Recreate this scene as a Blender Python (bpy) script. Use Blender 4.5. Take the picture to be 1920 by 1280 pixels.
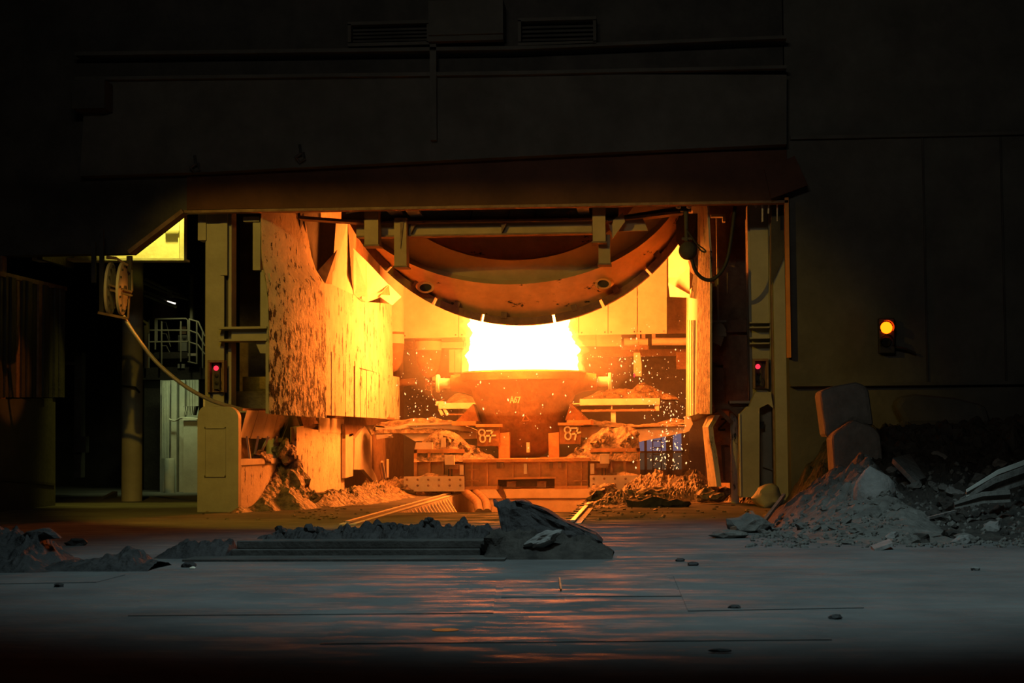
import bpy, bmesh, math, random
from mathutils import Vector, Matrix, noise
S = bpy.context.scene
COL = S.collection
for o in list(bpy.data.objects): bpy.data.objects.remove(o)

# ---------------------------------------------------------------- camera
F = 3200.0                      # focal length in pixels of the 1920 x 1280 frame
CAM = Vector((0, 0, 1.7))
yc = Vector(((1221-960)/F, -(818-640)/F, -1)).normalized()        # world +Y in camera axes
z0 = Vector((-0.012, 1, 0)); zc = (z0 - yc*z0.dot(yc)).normalized()
xc = yc.cross(zc)
R = Matrix((xc, yc, zc))        # camera -> world
cam = bpy.data.objects.new('camera', bpy.data.cameras.new('camera')); COL.objects.link(cam)
cam.matrix_world = Matrix.Translation(CAM) @ R.to_4x4()
cam.data.sensor_width = 36; cam.data.lens = 36*F/1920; cam.data.clip_end = 400
cam.data.dof.use_dof = True; cam.data.dof.focus_distance = 46; cam.data.dof.aperture_fstop = 3.5
S.camera = cam
# ---------------------------------------------------------------- world, lights, exposure
S.view_settings.view_transform = 'Standard'; S.view_settings.look = 'None'
S.view_settings.gamma = 1; S.view_settings.exposure = 0; S.view_settings.use_curve_mapping = False
W = bpy.data.worlds.new('world'); S.world = W; W.use_nodes = True
W.node_tree.nodes['Background'].inputs[0].default_value = (.5, .6, .65, 1)
W.node_tree.nodes['Background'].inputs[1].default_value = .0016
def area(name, loc, aim, size, power, color, spread=180):
    l = bpy.data.lights.new(name, 'AREA'); l.shape = 'RECTANGLE'; l.size, l.size_y = size
    l.energy = power; l.color = color; l.spread = math.radians(spread)
    o = bpy.data.objects.new(name, l); COL.objects.link(o); o.location = loc
    o.rotation_euler = (Vector(aim)-Vector(loc)).to_track_quat('-Z', 'Y').to_euler(); return o
def spot(name, loc, aim, deg, blend, power, color, rad=.3):
    l = bpy.data.lights.new(name, 'SPOT'); l.spot_size = math.radians(deg); l.spot_blend = blend
    l.energy = power; l.color = color; l.shadow_soft_size = rad
    o = bpy.data.objects.new(name, l); COL.objects.link(o); o.location = loc
    o.rotation_euler = (Vector(aim)-Vector(loc)).to_track_quat('-Z', 'Y').to_euler(); return o
FLAME = 88.0
# lamp above the gable girder, floodlight on the hall side under the girder, cool hall roof lamp, added dim fill for the upper walls, passage lamp
spot('girder_lamp', (-12.7, 42.4, 8.6), (-12.75, 43.8, 6.3), 75, .6, 650, (1, .84, .10), .2)
spot('hall_floodlight', (-9.4, 26.5, 9.9), (-5.2, 41, 1.6), 66, .35, 3000, (1, .59, .04), .06)
spot('hall_roof_lamp', (0.3, 20, 16), (0.3, 23.0, 0), 71, .5, 4700, (.64, .92, .95), 1.2)
area('upper_wall_fill', (-3, 6, 13), (-1.5, 41, 7.5), (6, 1), 85, (1, .90, .70), 70)
area('passage_lamp', (-14.9, 53.0, 4.6), (-15.2, 54.6, 1.5), (1.2, .3), 24, (.85, 1, .42), 110)
spot('platform_lamp', (-15.4, 55.3, 6.6), (-15.8, 57.2, 4.4), 80, .6, 45, (1, .98, .42), .1)
spot('sodium_lamp', (-2.0, 37.0, 8.6), (-12.3, 39.8, 4.7), 9.5, .4, 1800, (1, .27, .025), .1)

# ---------------------------------------------------------------- helpers
def ray(px, py):
    d = R @ Vector(((px-960)/F, -(py-640)/F, -1)); return d/d.y
def P(px, py, Y): return CAM + ray(px, py)*Y                       # pixel -> point at depth Y
def PX(px, py, X): d = ray(px, py); return CAM + d*(X/d.x)          # pixel -> point on the plane x = X
def PZ(px, py, z=0): d = ray(px, py); return CAM + d*((z-CAM.z)/d.z)
def tag(o, label=None, cat=None, group=None, kind=None):
    if label: o['label'] = label
    if cat: o['category'] = cat
    if group: o['group'] = group
    if kind: o['kind'] = kind
    return o
def thing(name, loc, label, cat, group=None, kind=None):
    o = bpy.data.objects.new(name, None); COL.objects.link(o); o.location = loc; o.empty_display_size = .2
    return tag(o, label, cat, group, kind)
def wloc(o):
    v = Vector((0, 0, 0))
    while o: v += o.location; o = o.parent
    return v
class MB:
    def __init__(s): s.v = []; s.f = []
    def add(s, vs, fs):
        n = len(s.v); s.v += [Vector(v) for v in vs]; s.f += [tuple(n+i for i in f) for f in fs]; return s
    def box(s, x0, x1, y0, y1, z0, z1):
        return s.add([(x, y, z) for x in (x0, x1) for y in (y0, y1) for z in (z0, z1)],
                     [(0,1,3,2),(4,6,7,5),(0,4,5,1),(2,3,7,6),(0,2,6,4),(1,5,7,3)])
    def fbox(s, a, b, c, d, Y, dep=.1):                           # frontal box by pixel rectangle at depth Y
        m, n = (a+c)/2, (b+d)/2
        return s.box(P(a, n, Y).x, P(c, n, Y).x, Y, Y+dep, P(m, d, Y).z, P(m, b, Y).z)
    def prism(s, pts, off):                                       # polygon pts extruded by vector off
        off = Vector(off); n = len(pts); pts = [Vector(p) for p in pts]
        return s.add(pts+[p+off for p in pts], [tuple(range(n))[::-1], tuple(range(n, 2*n))] +
                     [(i, (i+1) % n, n+(i+1) % n, n+i) for i in range(n)])
    def fpoly(s, pix, Y, dep=.1): return s.prism([P(a, b, Y) for a, b in pix], (0, dep, 0))
    def bar(s, p, q, w, h=None, up=(0, 0, 1)):                      # rectangular bar from p to q
        p, q = Vector(p), Vector(q); d = (q-p).normalized(); h = h or w
        u = Vector(up)
        if abs(d.dot(u)) > .98: u = Vector((0, 1, 0))
        a = d.cross(u).normalized()*w/2; b = a.cross(d).normalized()*h/2
        return s.add([p-a-b, p+a-b, p+a+b, p-a+b, q-a-b, q+a-b, q+a+b, q-a+b],
                     [(0,1,2,3),(7,6,5,4),(0,4,5,1),(1,5,6,2),(2,6,7,3),(3,7,4,0)])
    def tube(s, pts, r, n=8, cap=True):
        pts = [Vector(p) for p in pts]; rs = r if isinstance(r, (list, tuple)) else [r]*len(pts)
        rings = []; a = None
        for i, p in enumerate(pts):
            d = (pts[min(i+1, len(pts)-1)]-pts[max(i-1, 0)]).normalized()
            if a is None:
                a = d.cross(Vector((0, 0, 1))) if abs(d.z) < .95 else d.cross(Vector((0, 1, 0)))
            a = (a - d*a.dot(d)).normalized(); b = d.cross(a)
            rings.append([p+(a*math.cos(t)+b*math.sin(t))*rs[i] for t in [2*math.pi*k/n for k in range(n)]])
        return s.loft(rings, cap)
    def loft(s, rings, cap=True, closed=True):
        n = len(rings[0]); vs = [v for r in rings for v in r]; fs = []
        for i in range(len(rings)-1):
            for k in range(n if closed else n-1):
                k2 = (k+1) % n; fs.append((i*n+k, i*n+k2, (i+1)*n+k2, (i+1)*n+k))
        if cap and closed: fs += [tuple(range(n))[::-1], tuple(range((len(rings)-1)*n, len(rings)*n))]
        return s.add(vs, fs)
    def lathe(s, prof, c, axis='z', n=32, cap=True):               # prof: (radius, height along axis)
        c = Vector(c); rings = []
        for r, h in prof:
            ring = []
            for k in range(n):
                t = 2*math.pi*k/n; u, v = r*math.cos(t), r*math.sin(t)
                ring.append(c+(Vector((u, v, h)) if axis == 'z' else Vector((u, h, v)) if axis == 'y' else Vector((h, u, v))))
            rings.append(ring)
        return s.loft(rings, cap)
    def sheet(s, rows, th=(0, .04, 0)):                           # grid of points, thickened by vector th
        th = Vector(th); m = len(rows[0]); n = len(rows); vs = [Vector(p) for r in rows for p in r]; N = len(vs)
        fs = []
        for i in range(n-1):
            for k in range(m-1):
                q = (i*m+k, i*m+k+1, (i+1)*m+k+1, (i+1)*m+k); fs += [q, tuple(N+j for j in q[::-1])]
        e = [i for i in range(m)] + [i*m+m-1 for i in range(1, n)] + [(n-1)*m+i for i in range(m-2, -1, -1)] + [i*m for i in range(n-2, 0, -1)]
        for i in range(len(e)): a, b = e[i], e[(i+1) % len(e)]; fs.append((a, N+a, N+b, b))
        return s.add(vs+[v+th for v in vs], fs)
    def build(s, name, mat, parent=None, smooth=False, bevel=0, label=None, cat=None, group=None, kind=None):
        if parent is None:
            lo = [min(v[i] for v in s.v) for i in range(3)]; hi = [max(v[i] for v in s.v) for i in range(3)]
            org = Vector(((lo[0]+hi[0])/2, (lo[1]+hi[1])/2, lo[2]))
        else: org = wloc(parent)
        me = bpy.data.meshes.new(name); me.from_pydata([v-org for v in s.v], [], s.f)
        b = bmesh.new(); b.from_mesh(me); bmesh.ops.recalc_face_normals(b, faces=b.faces)
        b.to_mesh(me); b.free()
        me.materials.append(mat); o = bpy.data.objects.new(name, me); COL.objects.link(o)
        if parent is None: o.location = org
        else: o.parent = parent
        if smooth:
            for p in me.polygons: p.use_smooth = True
            try: me.set_sharp_from_angle(angle=math.radians(40))
            except Exception: pass
        if bevel:
            md = o.modifiers.new('bevel', 'BEVEL'); md.width = bevel; md.segments = 2; md.limit_method = 'ANGLE'
        return tag(o, label, cat, group, kind)
def smooth_path(pts, n=6):                                          # Catmull-Rom
    pts = [Vector(p) for p in pts]; q = [pts[0]]+pts+[pts[-1]]; out = []
    for i in range(1, len(q)-2):
        for k in range(n):
            t = k/n; a, b, c, d = q[i-1], q[i], q[i+1], q[i+2]
            out.append(.5*((2*b)+(c-a)*t+(2*a-5*b+4*c-d)*t*t+(3*b-a-3*c+d)*t**3))
    return out+[pts[-1]]
def fbm(p, o=4):
    return noise.fractal(Vector(p), 1.0, 2.0, o)
def rock_mesh(m, c, r, seed, sub=1, rough=.35, flat=(1, 1, 1), rot=0):
    b = bmesh.new(); bmesh.ops.create_icosphere(b, subdivisions=sub, radius=1)
    sd = Vector((seed*3.71, seed*1.37, seed*7.13)); cr, sr = math.cos(rot), math.sin(rot)
    vs = []
    for v in b.verts:
        k = 1+rough*(noise.noise(v.co*1.3+sd)*1.3+noise.noise(v.co*3.1+sd)*.7)
        q = v.co*k*r; q = Vector((q.x*flat[0], q.y*flat[1], q.z*flat[2]))
        vs.append(Vector((q.x*cr-q.z*sr, q.y, q.x*sr+q.z*cr))+Vector(c))
    m.add(vs, [tuple(v.index for v in f.verts) for f in b.faces]); b.free()
def heap_mesh(m, x0, x1, y0, y1, hfun, nx, ny, base=-.03):
    rows = []
    for j in range(ny+1):
        y = y0+(y1-y0)*j/ny
        rows.append([Vector((x0+(x1-x0)*i/nx, y, hfun(x0+(x1-x0)*i/nx, y))) for i in range(nx+1)])
    n = nx+1; vs = [v for r in rows for v in r]; fs = []
    for j in range(ny):
        for i in range(nx):
            q = (j*n+i, j*n+i+1, (j+1)*n+i+1, (j+1)*n+i)
            if max(vs[k].z for k in q) > base+.001: fs.append(q)
    m.add(vs, fs)

# ---------------------------------------------------------------- materials
def mat(name, c1, c2=None, scale=2.0, rough=.7, metal=0, bump=.15, bscale=12, splat=0, sscale=(5, 5, 1.6), spec=.3, dirt=0, rvar=0, sdet=8):
    m = bpy.data.materials.new(name); m.use_nodes = True; nt = m.node_tree; n = nt.nodes; L = nt.links.new
    b = n['Principled BSDF']; b.inputs['Roughness'].default_value = rough; b.inputs['Metallic'].default_value = metal
    b.inputs['Specular IOR Level'].default_value = spec
    tc = n.new('ShaderNodeTexCoord'); c2 = c2 or tuple(x*.6 for x in c1)
    nz = n.new('ShaderNodeTexNoise'); nz.inputs['Scale'].default_value = scale; nz.inputs['Detail'].default_value = 6; nz.inputs['Roughness'].default_value = .65
    L(tc.outputs['Object'], nz.inputs['Vector'])
    rp = n.new('ShaderNodeValToRGB'); rp.color_ramp.elements[0].position = .35; rp.color_ramp.elements[1].position = .68
    rp.color_ramp.elements[0].color = (*c2, 1); rp.color_ramp.elements[1].color = (*c1, 1)
    L(nz.outputs['Fac'], rp.inputs['Fac']); out = rp.outputs['Color']
    if splat:
        mp = n.new('ShaderNodeMapping'); mp.inputs['Scale'].default_value = sscale; L(tc.outputs['Object'], mp.inputs['Vector'])
        s = n.new('ShaderNodeTexNoise'); s.inputs['Scale'].default_value = 1; s.inputs['Detail'].default_value = sdet; s.inputs['Roughness'].default_value = .7
        L(mp.outputs['Vector'], s.inputs['Vector'])
        r2 = n.new('ShaderNodeValToRGB'); r2.color_ramp.elements[0].position = splat; r2.color_ramp.elements[1].position = splat+.035
        r2.color_ramp.elements[0].color = (1,1,1,1); r2.color_ramp.elements[1].color = (0,0,0,1); L(s.outputs['Fac'], r2.inputs['Fac'])
        mx = n.new('ShaderNodeMixRGB'); mx.inputs['Color2'].default_value = (.02, .016, .012, 1)
        L(r2.outputs['Color'], mx.inputs['Fac']); L(out, mx.inputs['Color1']); out = mx.outputs['Color']
    L(out, b.inputs['Base Color'])
    if rvar:
        r3 = n.new('ShaderNodeMapRange'); r3.inputs['To Min'].default_value = rough-rvar; r3.inputs['To Max'].default_value = min(1, rough+rvar)
        r3.inputs['From Min'].default_value = .3; r3.inputs['From Max'].default_value = .7
        L(nz.outputs['Fac'], r3.inputs['Value']); L(r3.outputs['Result'], b.inputs['Roughness'])
    if bump:
        bn = n.new('ShaderNodeTexNoise'); bn.inputs['Scale'].default_value = bscale; bn.inputs['Detail'].default_value = 8; L(tc.outputs['Object'], bn.inputs['Vector'])
        bp = n.new('ShaderNodeBump'); bp.inputs['Strength'].default_value = bump; bp.inputs['Distance'].default_value = .1
        L(bn.outputs['Fac'], bp.inputs['Height']); L(bp.outputs['Normal'], b.inputs['Normal'])
    return m
def emit(name, color, strength):
    m = bpy.data.materials.new(name); m.use_nodes = True; n = m.node_tree.nodes; n.clear()
    e = n.new('ShaderNodeEmission'); e.inputs[0].default_value = (*color, 1); e.inputs[1].default_value = strength
    o = n.new('ShaderNodeOutputMaterial'); m.node_tree.links.new(e.outputs[0], o.inputs[0]); return m
def graded_splat(m, k):                                             # fewer slag drips towards the top of the thing
    nt = m.node_tree; n = nt.nodes; L = nt.links.new
    s = [x for x in n if x.type == 'TEX_NOISE'][1]; r = s.outputs['Fac'].links[0].to_socket
    tc = next(x for x in n if x.type == 'TEX_COORD'); sp = n.new('ShaderNodeSeparateXYZ'); L(tc.outputs['Object'], sp.inputs[0])
    ma = n.new('ShaderNodeMath'); ma.operation = 'MULTIPLY_ADD'; ma.inputs[1].default_value = k
    L(sp.outputs['Z'], ma.inputs[0]); L(s.outputs['Fac'], ma.inputs[2]); L(ma.outputs[0], r)
M = dict(
    plate=mat('dusty_steel_plate', (.62,.58,.50), (.46,.42,.35), 1.5, .7, bump=.12, bscale=9),
    splat=mat('splattered_plate', (.54,.49,.42), (.38,.34,.28), 1.5, .7, bump=.3, bscale=10, splat=.40, sscale=(5,3,1.3)),
    splat_column=mat('slag_dripped_face', (.66,.58,.46), (.48,.40,.30), 2.5, .75, bump=.7, bscale=9, splat=.50, sscale=(16,16,4)),
    specks=mat('specked_plate', (.60,.54,.45), (.44,.39,.31), 1.5, .75, bump=.3, bscale=10, splat=.385, sscale=(5,5,2.6)),
    splat_heavy=mat('heavily_splattered_plate', (.68,.60,.48), (.50,.43,.33), 2.5, .75, bump=.5, bscale=9, splat=.50, sscale=(9,7,3.0)),
    olive=mat('olive_painted_steel', (.36,.35,.27), (.27,.26,.20), 1.2, .6, bump=.08),
    hood=mat('hood_plate', (.60,.57,.50), (.46,.43,.36), 1.2, .75, bump=.1),
    dark=mat('dark_sooty_steel', (.075,.07,.065), (.04,.038,.036), 1.0, .75, bump=.2),
    soot=mat('sooty_concrete', (.11,.108,.10), (.07,.068,.062), .8, .9, bump=.25, bscale=6),
    lintel=mat('lintel_steel', (.10,.042,.025), (.06,.025,.016), .8, .8, bump=.15),  # the haze's reddish glow is put into this colour
    beam=mat('gantry_steel', (.45,.33,.17), (.32,.23,.11), 1.2, .6, bump=.08),
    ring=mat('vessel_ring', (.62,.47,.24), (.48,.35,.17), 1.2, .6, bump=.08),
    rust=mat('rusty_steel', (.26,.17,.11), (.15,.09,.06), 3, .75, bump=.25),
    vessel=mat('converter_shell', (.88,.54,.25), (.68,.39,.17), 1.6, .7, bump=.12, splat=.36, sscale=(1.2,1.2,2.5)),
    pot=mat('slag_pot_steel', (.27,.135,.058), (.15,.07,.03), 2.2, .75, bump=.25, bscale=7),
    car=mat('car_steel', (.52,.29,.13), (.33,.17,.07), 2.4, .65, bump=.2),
    slag=mat('slag_crust', (.32,.24,.16), (.022,.018,.015), 4.5, .6, bump=1.0, bscale=6, spec=.5),
    beamgrey=mat('dusty_beam_steel', (.095,.093,.088), (.06,.058,.055), 1.5, .85, bump=.2, spec=.1),
    darkslag=mat('dark_slag', (.055,.052,.052), (.025,.024,.025), 3.0, .8, bump=.8, bscale=6),
    ash=mat('grey_ash', (.18,.176,.162), (.10,.097,.09), 2.2, .95, bump=.6, bscale=7, spec=.1),
    ashdark=mat('dark_rubble_dust', (.075,.068,.06), (.03,.028,.026), 3.0, .95, bump=.7, bscale=6, spec=.1),
    stone=mat('pale_stone', (.25,.245,.235), (.17,.168,.16), 3.0, .9, bump=.4, bscale=8, spec=.15),
    bright=mat('bare_bright_metal', (.6,.58,.54), (.45,.42,.38), 4, .4, .6, bump=.08),
    paint=mat('pale_paint', (.85,.80,.66), (.70,.65,.52), 6, .8, bump=.05),
    blackpaint=mat('black_paint', (.02,.018,.016), (.012,.011,.01), 6, .8, bump=.05),
    rubber=mat('black_rubber', (.035,.033,.03), (.02,.02,.02), 4, .6, bump=.05),
    cabinet=mat('grey_cabinet', (.42,.43,.40), (.32,.33,.30), 2, .6, bump=.05),
)
graded_splat(M['splat_heavy'], .028)

def floor_mat():
    m = mat('worn_dusty_floor', (.17,.172,.17), (.105,.106,.106), .5, .9, bump=0, spec=.22)
    nt = m.node_tree; n = nt.nodes; L = nt.links.new; b = n['Principled BSDF']
    tc = next(x for x in n if x.type == 'TEX_COORD')
    mp = n.new('ShaderNodeMapping'); mp.inputs['Scale'].default_value = (.8, 2.6, 1); L(tc.outputs['Object'], mp.inputs['Vector'])
    a = n.new('ShaderNodeTexNoise'); a.inputs['Scale'].default_value = 1; a.inputs['Detail'].default_value = 9; a.inputs['Roughness'].default_value = .68
    L(mp.outputs['Vector'], a.inputs['Vector'])
    r = n.new('ShaderNodeMapRange'); r.inputs['From Min'].default_value = .42; r.inputs['From Max'].default_value = .60
    r.inputs['To Min'].default_value = .92; r.inputs['To Max'].default_value = .5
    L(a.outputs['Fac'], r.inputs['Value']); L(r.outputs['Result'], b.inputs['Roughness'])
    r5 = n.new('ShaderNodeMapRange'); r5.inputs['From Min'].default_value = .50; r5.inputs['From Max'].default_value = .60
    r5.inputs['To Min'].default_value = 0; r5.inputs['To Max'].default_value = .14
    L(a.outputs['Fac'], r5.inputs['Value'])
    # gloss is masked to a band across the hall (y 16 .. 25 m) so flame glints fade outside it
    g = n.new('ShaderNodeNewGeometry'); sp = n.new('ShaderNodeSeparateXYZ'); L(g.outputs['Position'], sp.inputs[0])
    w = n.new('ShaderNodeValToRGB'); cr = w.color_ramp; cr.interpolation = 'EASE'
    for x, v in ((.40, 0), (.56, 1), (.70, 1), (.85, .2)):
        q = cr.elements.new(x); q.color = (v, v, v, 1)
    cr.elements[0].color = (0,0,0,1); cr.elements[-1].color = (.1,.1,.1,1)
    dv = n.new('ShaderNodeMath'); dv.operation = 'DIVIDE'; dv.inputs[1].default_value = 32; L(sp.outputs['Y'], dv.inputs[0]); L(dv.outputs[0], w.inputs['Fac'])
    mu = n.new('ShaderNodeMath'); mu.operation = 'MULTIPLY'; L(r5.outputs['Result'], mu.inputs[0]); L(w.outputs['Color'], mu.inputs[1]); L(mu.outputs[0], b.inputs['Specular IOR Level'])
    mp2 = n.new('ShaderNodeMapping'); mp2.inputs['Scale'].default_value = (2.2, 4.5, 1); L(tc.outputs['Object'], mp2.inputs['Vector'])
    c = n.new('ShaderNodeTexNoise'); c.inputs['Scale'].default_value = 1; c.inputs['Detail'].default_value = 9; L(mp2.outputs['Vector'], c.inputs['Vector'])
    bp = n.new('ShaderNodeBump'); bp.inputs['Strength'].default_value = .35; bp.inputs['Distance'].default_value = .05
    L(c.outputs['Fac'], bp.inputs['Height']); L(bp.outputs['Normal'], b.inputs['Normal'])
    return m
M['floor'] = floor_mat()
# ================================================================ SETTING
TX0, TX1, TY0, TY1, TD = -5.82, -1.74, 39.0, 58.0, .9          # track pit between the rails
f = MB()
for x0, x1, y0, y1 in ((-40, 30, 2, TY0), (-40, TX0, TY0, 90), (TX1, 30, TY0, 90), (TX0, TX1, TY1, 90)):
    f.add([(x0,y0,0),(x1,y0,0),(x1,y1,0),(x0,y1,0)], [(0,1,2,3)])
floor = bpy.data.objects.new('floor', bpy.data.meshes.new('floor')); COL.objects.link(floor)
floor.data.from_pydata([tuple(v) for v in f.v], [], f.f); floor.data.materials.append(M['floor']); tag(floor, kind='structure')
f = MB()
f.add([(TX0,TY0,-TD),(TX1,TY0,-TD),(TX1,TY1,-TD),(TX0,TY1,-TD)], [(0,1,2,3)])
f.add([(TX0,TY0,-TD),(TX1,TY0,-TD),(TX1,TY0,0),(TX0,TY0,0)], [(3,2,1,0)])
f.add([(TX0,TY0,-TD),(TX0,TY1,-TD),(TX0,TY1,0),(TX0,TY0,0)], [(0,1,2,3)])
f.add([(TX1,TY0,-TD),(TX1,TY1,-TD),(TX1,TY1,0),(TX1,TY0,0)], [(3,2,1,0)])
f.build('track_pit', M['plate'], floor)
MB().box(TX0, TX1, TY1-.12, TY1, -.36, .05).build('pit_end_plate', M['plate'], floor)
MB().box(TX0, TX1, TY1-.06, TY1, -TD, -.38).build('pit_end_plate', M['plate'], floor)
# steel cover plates let into the hall floor
def plate(pix, th=.007):
    q = [PZ(a, b) for a, b in pix]; q = [Vector((p.x, p.y, .001)) for p in q]
    MB().prism(q, (0, 0, th)).build('floor_plate', M['floor'], floor)
plate([(948,1083),(1250,1080),(1278,1118),(940,1120)])
plate([(300,1104),(930,1097),(925,1150),(240,1155)])
plate([(1262,1080),(1550,1074),(1620,1140),(1290,1146)])
plate([(640,1158),(1500,1150),(1560,1200),(600,1208)])
plate([(-40,1081),(235,1078),(180,1092),(-60,1096)])
# ribs on the side of the track pit
for k in range(16):
    y = 39.3+k*.62
    MB().prism([(TX0, y, -.02), (TX0+.5, y+.5, -TD), (TX0, y+.1, -TD)], (0, .16, 0)).build('pit_rib', M['plate'], floor)
# front wall with the opening
OY, OD = 41.0, .45
def zf(py, px=960, Y=OY): return P(px, py, Y).z
xl0, xl1, xr = P(245, 475, OY).x, P(345, 398, OY).x, P(1476, 600, OY).x
zl, zt0, zt1 = zf(475, 245), zf(397, 345), zf(379, 1470)
wf = MB().prism([(-24, OY, zl), (xl0, OY, zl), (xl1, OY, zt0), (xr, OY, zt1), (xr, OY, 13.5), (-24, OY, 13.5)], (0, OD, 0))
wall_front = wf.build('wall_front', M['dark'], kind='structure')
# lower lintel beam, girder, flanges and boxes on the front wall
MB().fpoly([(350,393),(1440,376),(1475,372),(1475,281),(960,296),(350,330)], 40.94, .06).build('lintel_plate', M['lintel'], wall_front)
MB().fpoly([(150,330),(400,322),(960,294),(1475,270),(1475,140),(960,139),(160,150)], 40.55, .45).build('girder', M['soot'], wall_front)
MB().fpoly([(140,150),(960,140),(1475,128),(1475,122),(960,133),(140,144)], 40.35, .65).build('girder_flange', M['soot'], wall_front)
MB().fpoly([(140,104),(960,93),(1475,72),(1475,66),(960,86),(140,97)], 40.3, .7).build('girder_flange', M['soot'], wall_front)
MB().fpoly([(345,399),(1478,380),(1478,375),(345,394)], 40.8, .3).build('lintel_flange', M['rust'], wall_front)
a, b2 = P(245, 474, 40.9), P(346, 397, 40.9)
MB().bar(a, b2, .4, .1, up=(0, 0, 1)).build('sloping_flange', M['rust'], wall_front)
MB().fbox(803,0,943,64,40.0,.9).fbox(803,66,943,76,40.1,.3).build('duct_box', M['soot'], wall_front)
MB().fbox(806,78,818,262,40.3,.3).build('drop_pipe', M['soot'], wall_front)
for q in ((658,45,800,79),(977,38,1112,78)):
    fr = MB()
    fr.fbox(q[0]-6,q[1]-6,q[2]+6,q[1],40.3,.7).fbox(q[0]-6,q[3],q[2]+6,q[3]+6,40.3,.7).fbox(q[0]-6,q[1],q[0],q[3],40.3,.7).fbox(q[2],q[1],q[2]+6,q[3],40.3,.7)
    v = fr.build('vent_frame', M['soot'], wall_front)
    for i in range(5):
        y = q[1]+(i+.5)*(q[3]-q[1])/5
        MB().fbox(q[0], y-2, q[2], y+2, 40.6, .2).build('louvre', M['dark'], v)
for x, y in ((365,312),(562,292)):
    MB().tube([P(x,y-20,40.5), P(x+2,y-4,40.35), P(x-8,y+2,40.35), P(x,y+12,40.4), P(x+9,y+6,40.4), P(x+7,y-6,40.5)], .035, 6).build('hook', M['dark'], wall_front)
# cover hung askew at the lintel corner
MB().prism([P(1433,316,40.5), P(1490,292,40.5), P(1515,347,40.5), P(1446,372,40.5)], (0, .12, 0)).build('skewed_cover', M['lintel'], wall_front)
MB().fbox(135,150,196,203,39.9,1.0).build('bracket_box', M['dark'], wall_front)
# right wall
wr = MB().box(xr+.03, 17, OY, OY+1.2, 0, 13.5).build('wall_right', M['soot'], kind='structure')
MB().fbox(1473.5,370,1481,670,40.8,.2).build('jamb_strip', mat('jamb_flame_glow', (.72,.27,.05), (.55,.2,.04), 2, .6, bump=.05), wr)  # orange of the flame's light is put into the strip's colour
MB().fbox(1482,716,1960,722,40.8,.2).build('ledge', M['soot'], wr)
MB().fbox(1482,250,1960,256,40.85,.15).build('ledge', M['soot'], wr)
for x in (1733,1880): MB().fbox(x,256,x+3,716,40.95,.06).build('panel_joint', M['dark'], wr)
# bay shell: inner walls, rear wall and roof (mostly out of sight)
MB().box(-10.2, -9.9, 46, 68, 0, 15).build('wall_left', M['rust'], kind='structure')
MB().box(2.1, 2.4, 46.5, 68, 0, 15).build('wall_inner_right', M['rust'], kind='structure')
MB().box(-26, 8, 68, 68.4, -.6, 15).build('wall_rear', M['soot'], kind='structure')
MB().box(-26, 8, 42.2, 68.4, 15, 15.3).build('ceiling', M['dark'], kind='structure')
MB().box(-26.3, -26, 41, 68.4, 0, 15).build('wall_far_left', M['dark'], kind='structure')
MB().box(-26, -10.2, 63, 63.3, 0, 15).build('wall_passage', M['dark'], kind='structure')
MB().box(8, 8.3, 42, 68.4, 0, 15).build('wall_far_right', M['dark'], kind='structure')

# ---------------- rails
for x, lab in ((-6.02, 'pale worn rail on the long side of the track, partly under slag'), (-1.56, 'pale worn rail ending beside the big dark slab')):
    m = MB(); y0, y1 = 33.6, 60
    m.box(x-.045, x+.045, y0, y1, .045, .075).box(x-.02, x+.02, y0, y1, .0, .05)
    t = thing('rail', (x, 46, 0), lab, 'rail', 'crane track rails')
    m.build('rail_head', M['bright'], t)
    MB().box(x-.17, x+.17, y0, y1, .002, .02).build('rail_foot', M['plate'], t)
    for k in range(12): MB().box(x-.2, x-.06, y0+.5+k*1.1, y0+.7+k*1.1, .02, .05).build('rail_clip', M['rust'], t)

# ================================================================ LEFT SIDE OF THE BAY
XW = -8.57
def wz(px, py): return PX(px, py, XW)
MB().box(-9.1, -9.04, 43.6, 46.4, 5.4, 8.5).build('wall_light_block', M['dark'], kind='structure')  # added dark plate keeping flame light off the left column
MB().box(-8.8, -8.68, 43.8, 45.0, 2.4, 5.5).build('wall_leak_plug', M['dark'], kind='structure')  # added box stopping a light leak behind the shell edge
t = thing('shield_wall', (XW, 50, 2.3), 'tall heat shield wall with black slag splatter beside the flame', 'shield')
# curved splattered front shell
rows = []
for py, lx, rx in ((776,505,612),(733,505,612),(690,505,612),(640,505,612),(590,505,611),(560,503,610),(530,500,608),(505,495,592),(480,491,584),(440,490,577),(395,490,569)):
    r = []
    for k in range(9):
        u = k/8; px = lx+(rx-lx)*u; Y = 41.3+2.9*u+-.4*math.sin(u*math.pi)
        r.append(P(px, py+ (8*u if py > 700 else 0), Y))
    rows.append(r)
MB().sheet(rows, (-.03, .05, 0)).build('front_shell', M['splat_heavy'], t, smooth=True)
# upper side plate
def sideplate(pix, th=.06, X=XW): return MB().prism([PX(a, b, X) for a, b in pix], (-th, 0, 0))
sideplate([(608,531),(612,662),(640,680),(737,706),(735,570),(728,569),(690,566),(662,552),(622,533)]).build('upper_plate', M['splat'], t)
for i, (a, c) in enumerate(((612,622),(622,648),(648,664),(666,676),(676,688),(688,711),(711,730),(730,750))):
    g = lambda x: 655+(x-612)*.40 if x < 668 else 690+(x-668)*.21
    b_ = lambda x: 778+(x-612)*.06
    X = XW+.005+.02*(i % 2)
    m = MB().prism([PX(a,g(a),X), PX(c-1,g(c),X), PX(c-1,b_(c),X), PX(a,b_(a),X)], (-.07, 0, 0))
    m.build('skirt_plate', M['splat'], t)
MB().fbox(500,512,507,775,41.4,.15).build('edge_flange', M['olive'], t)
MB().fbox(498,640,504,775,41.35,.12).build('edge_flange', M['olive'], t)
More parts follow.
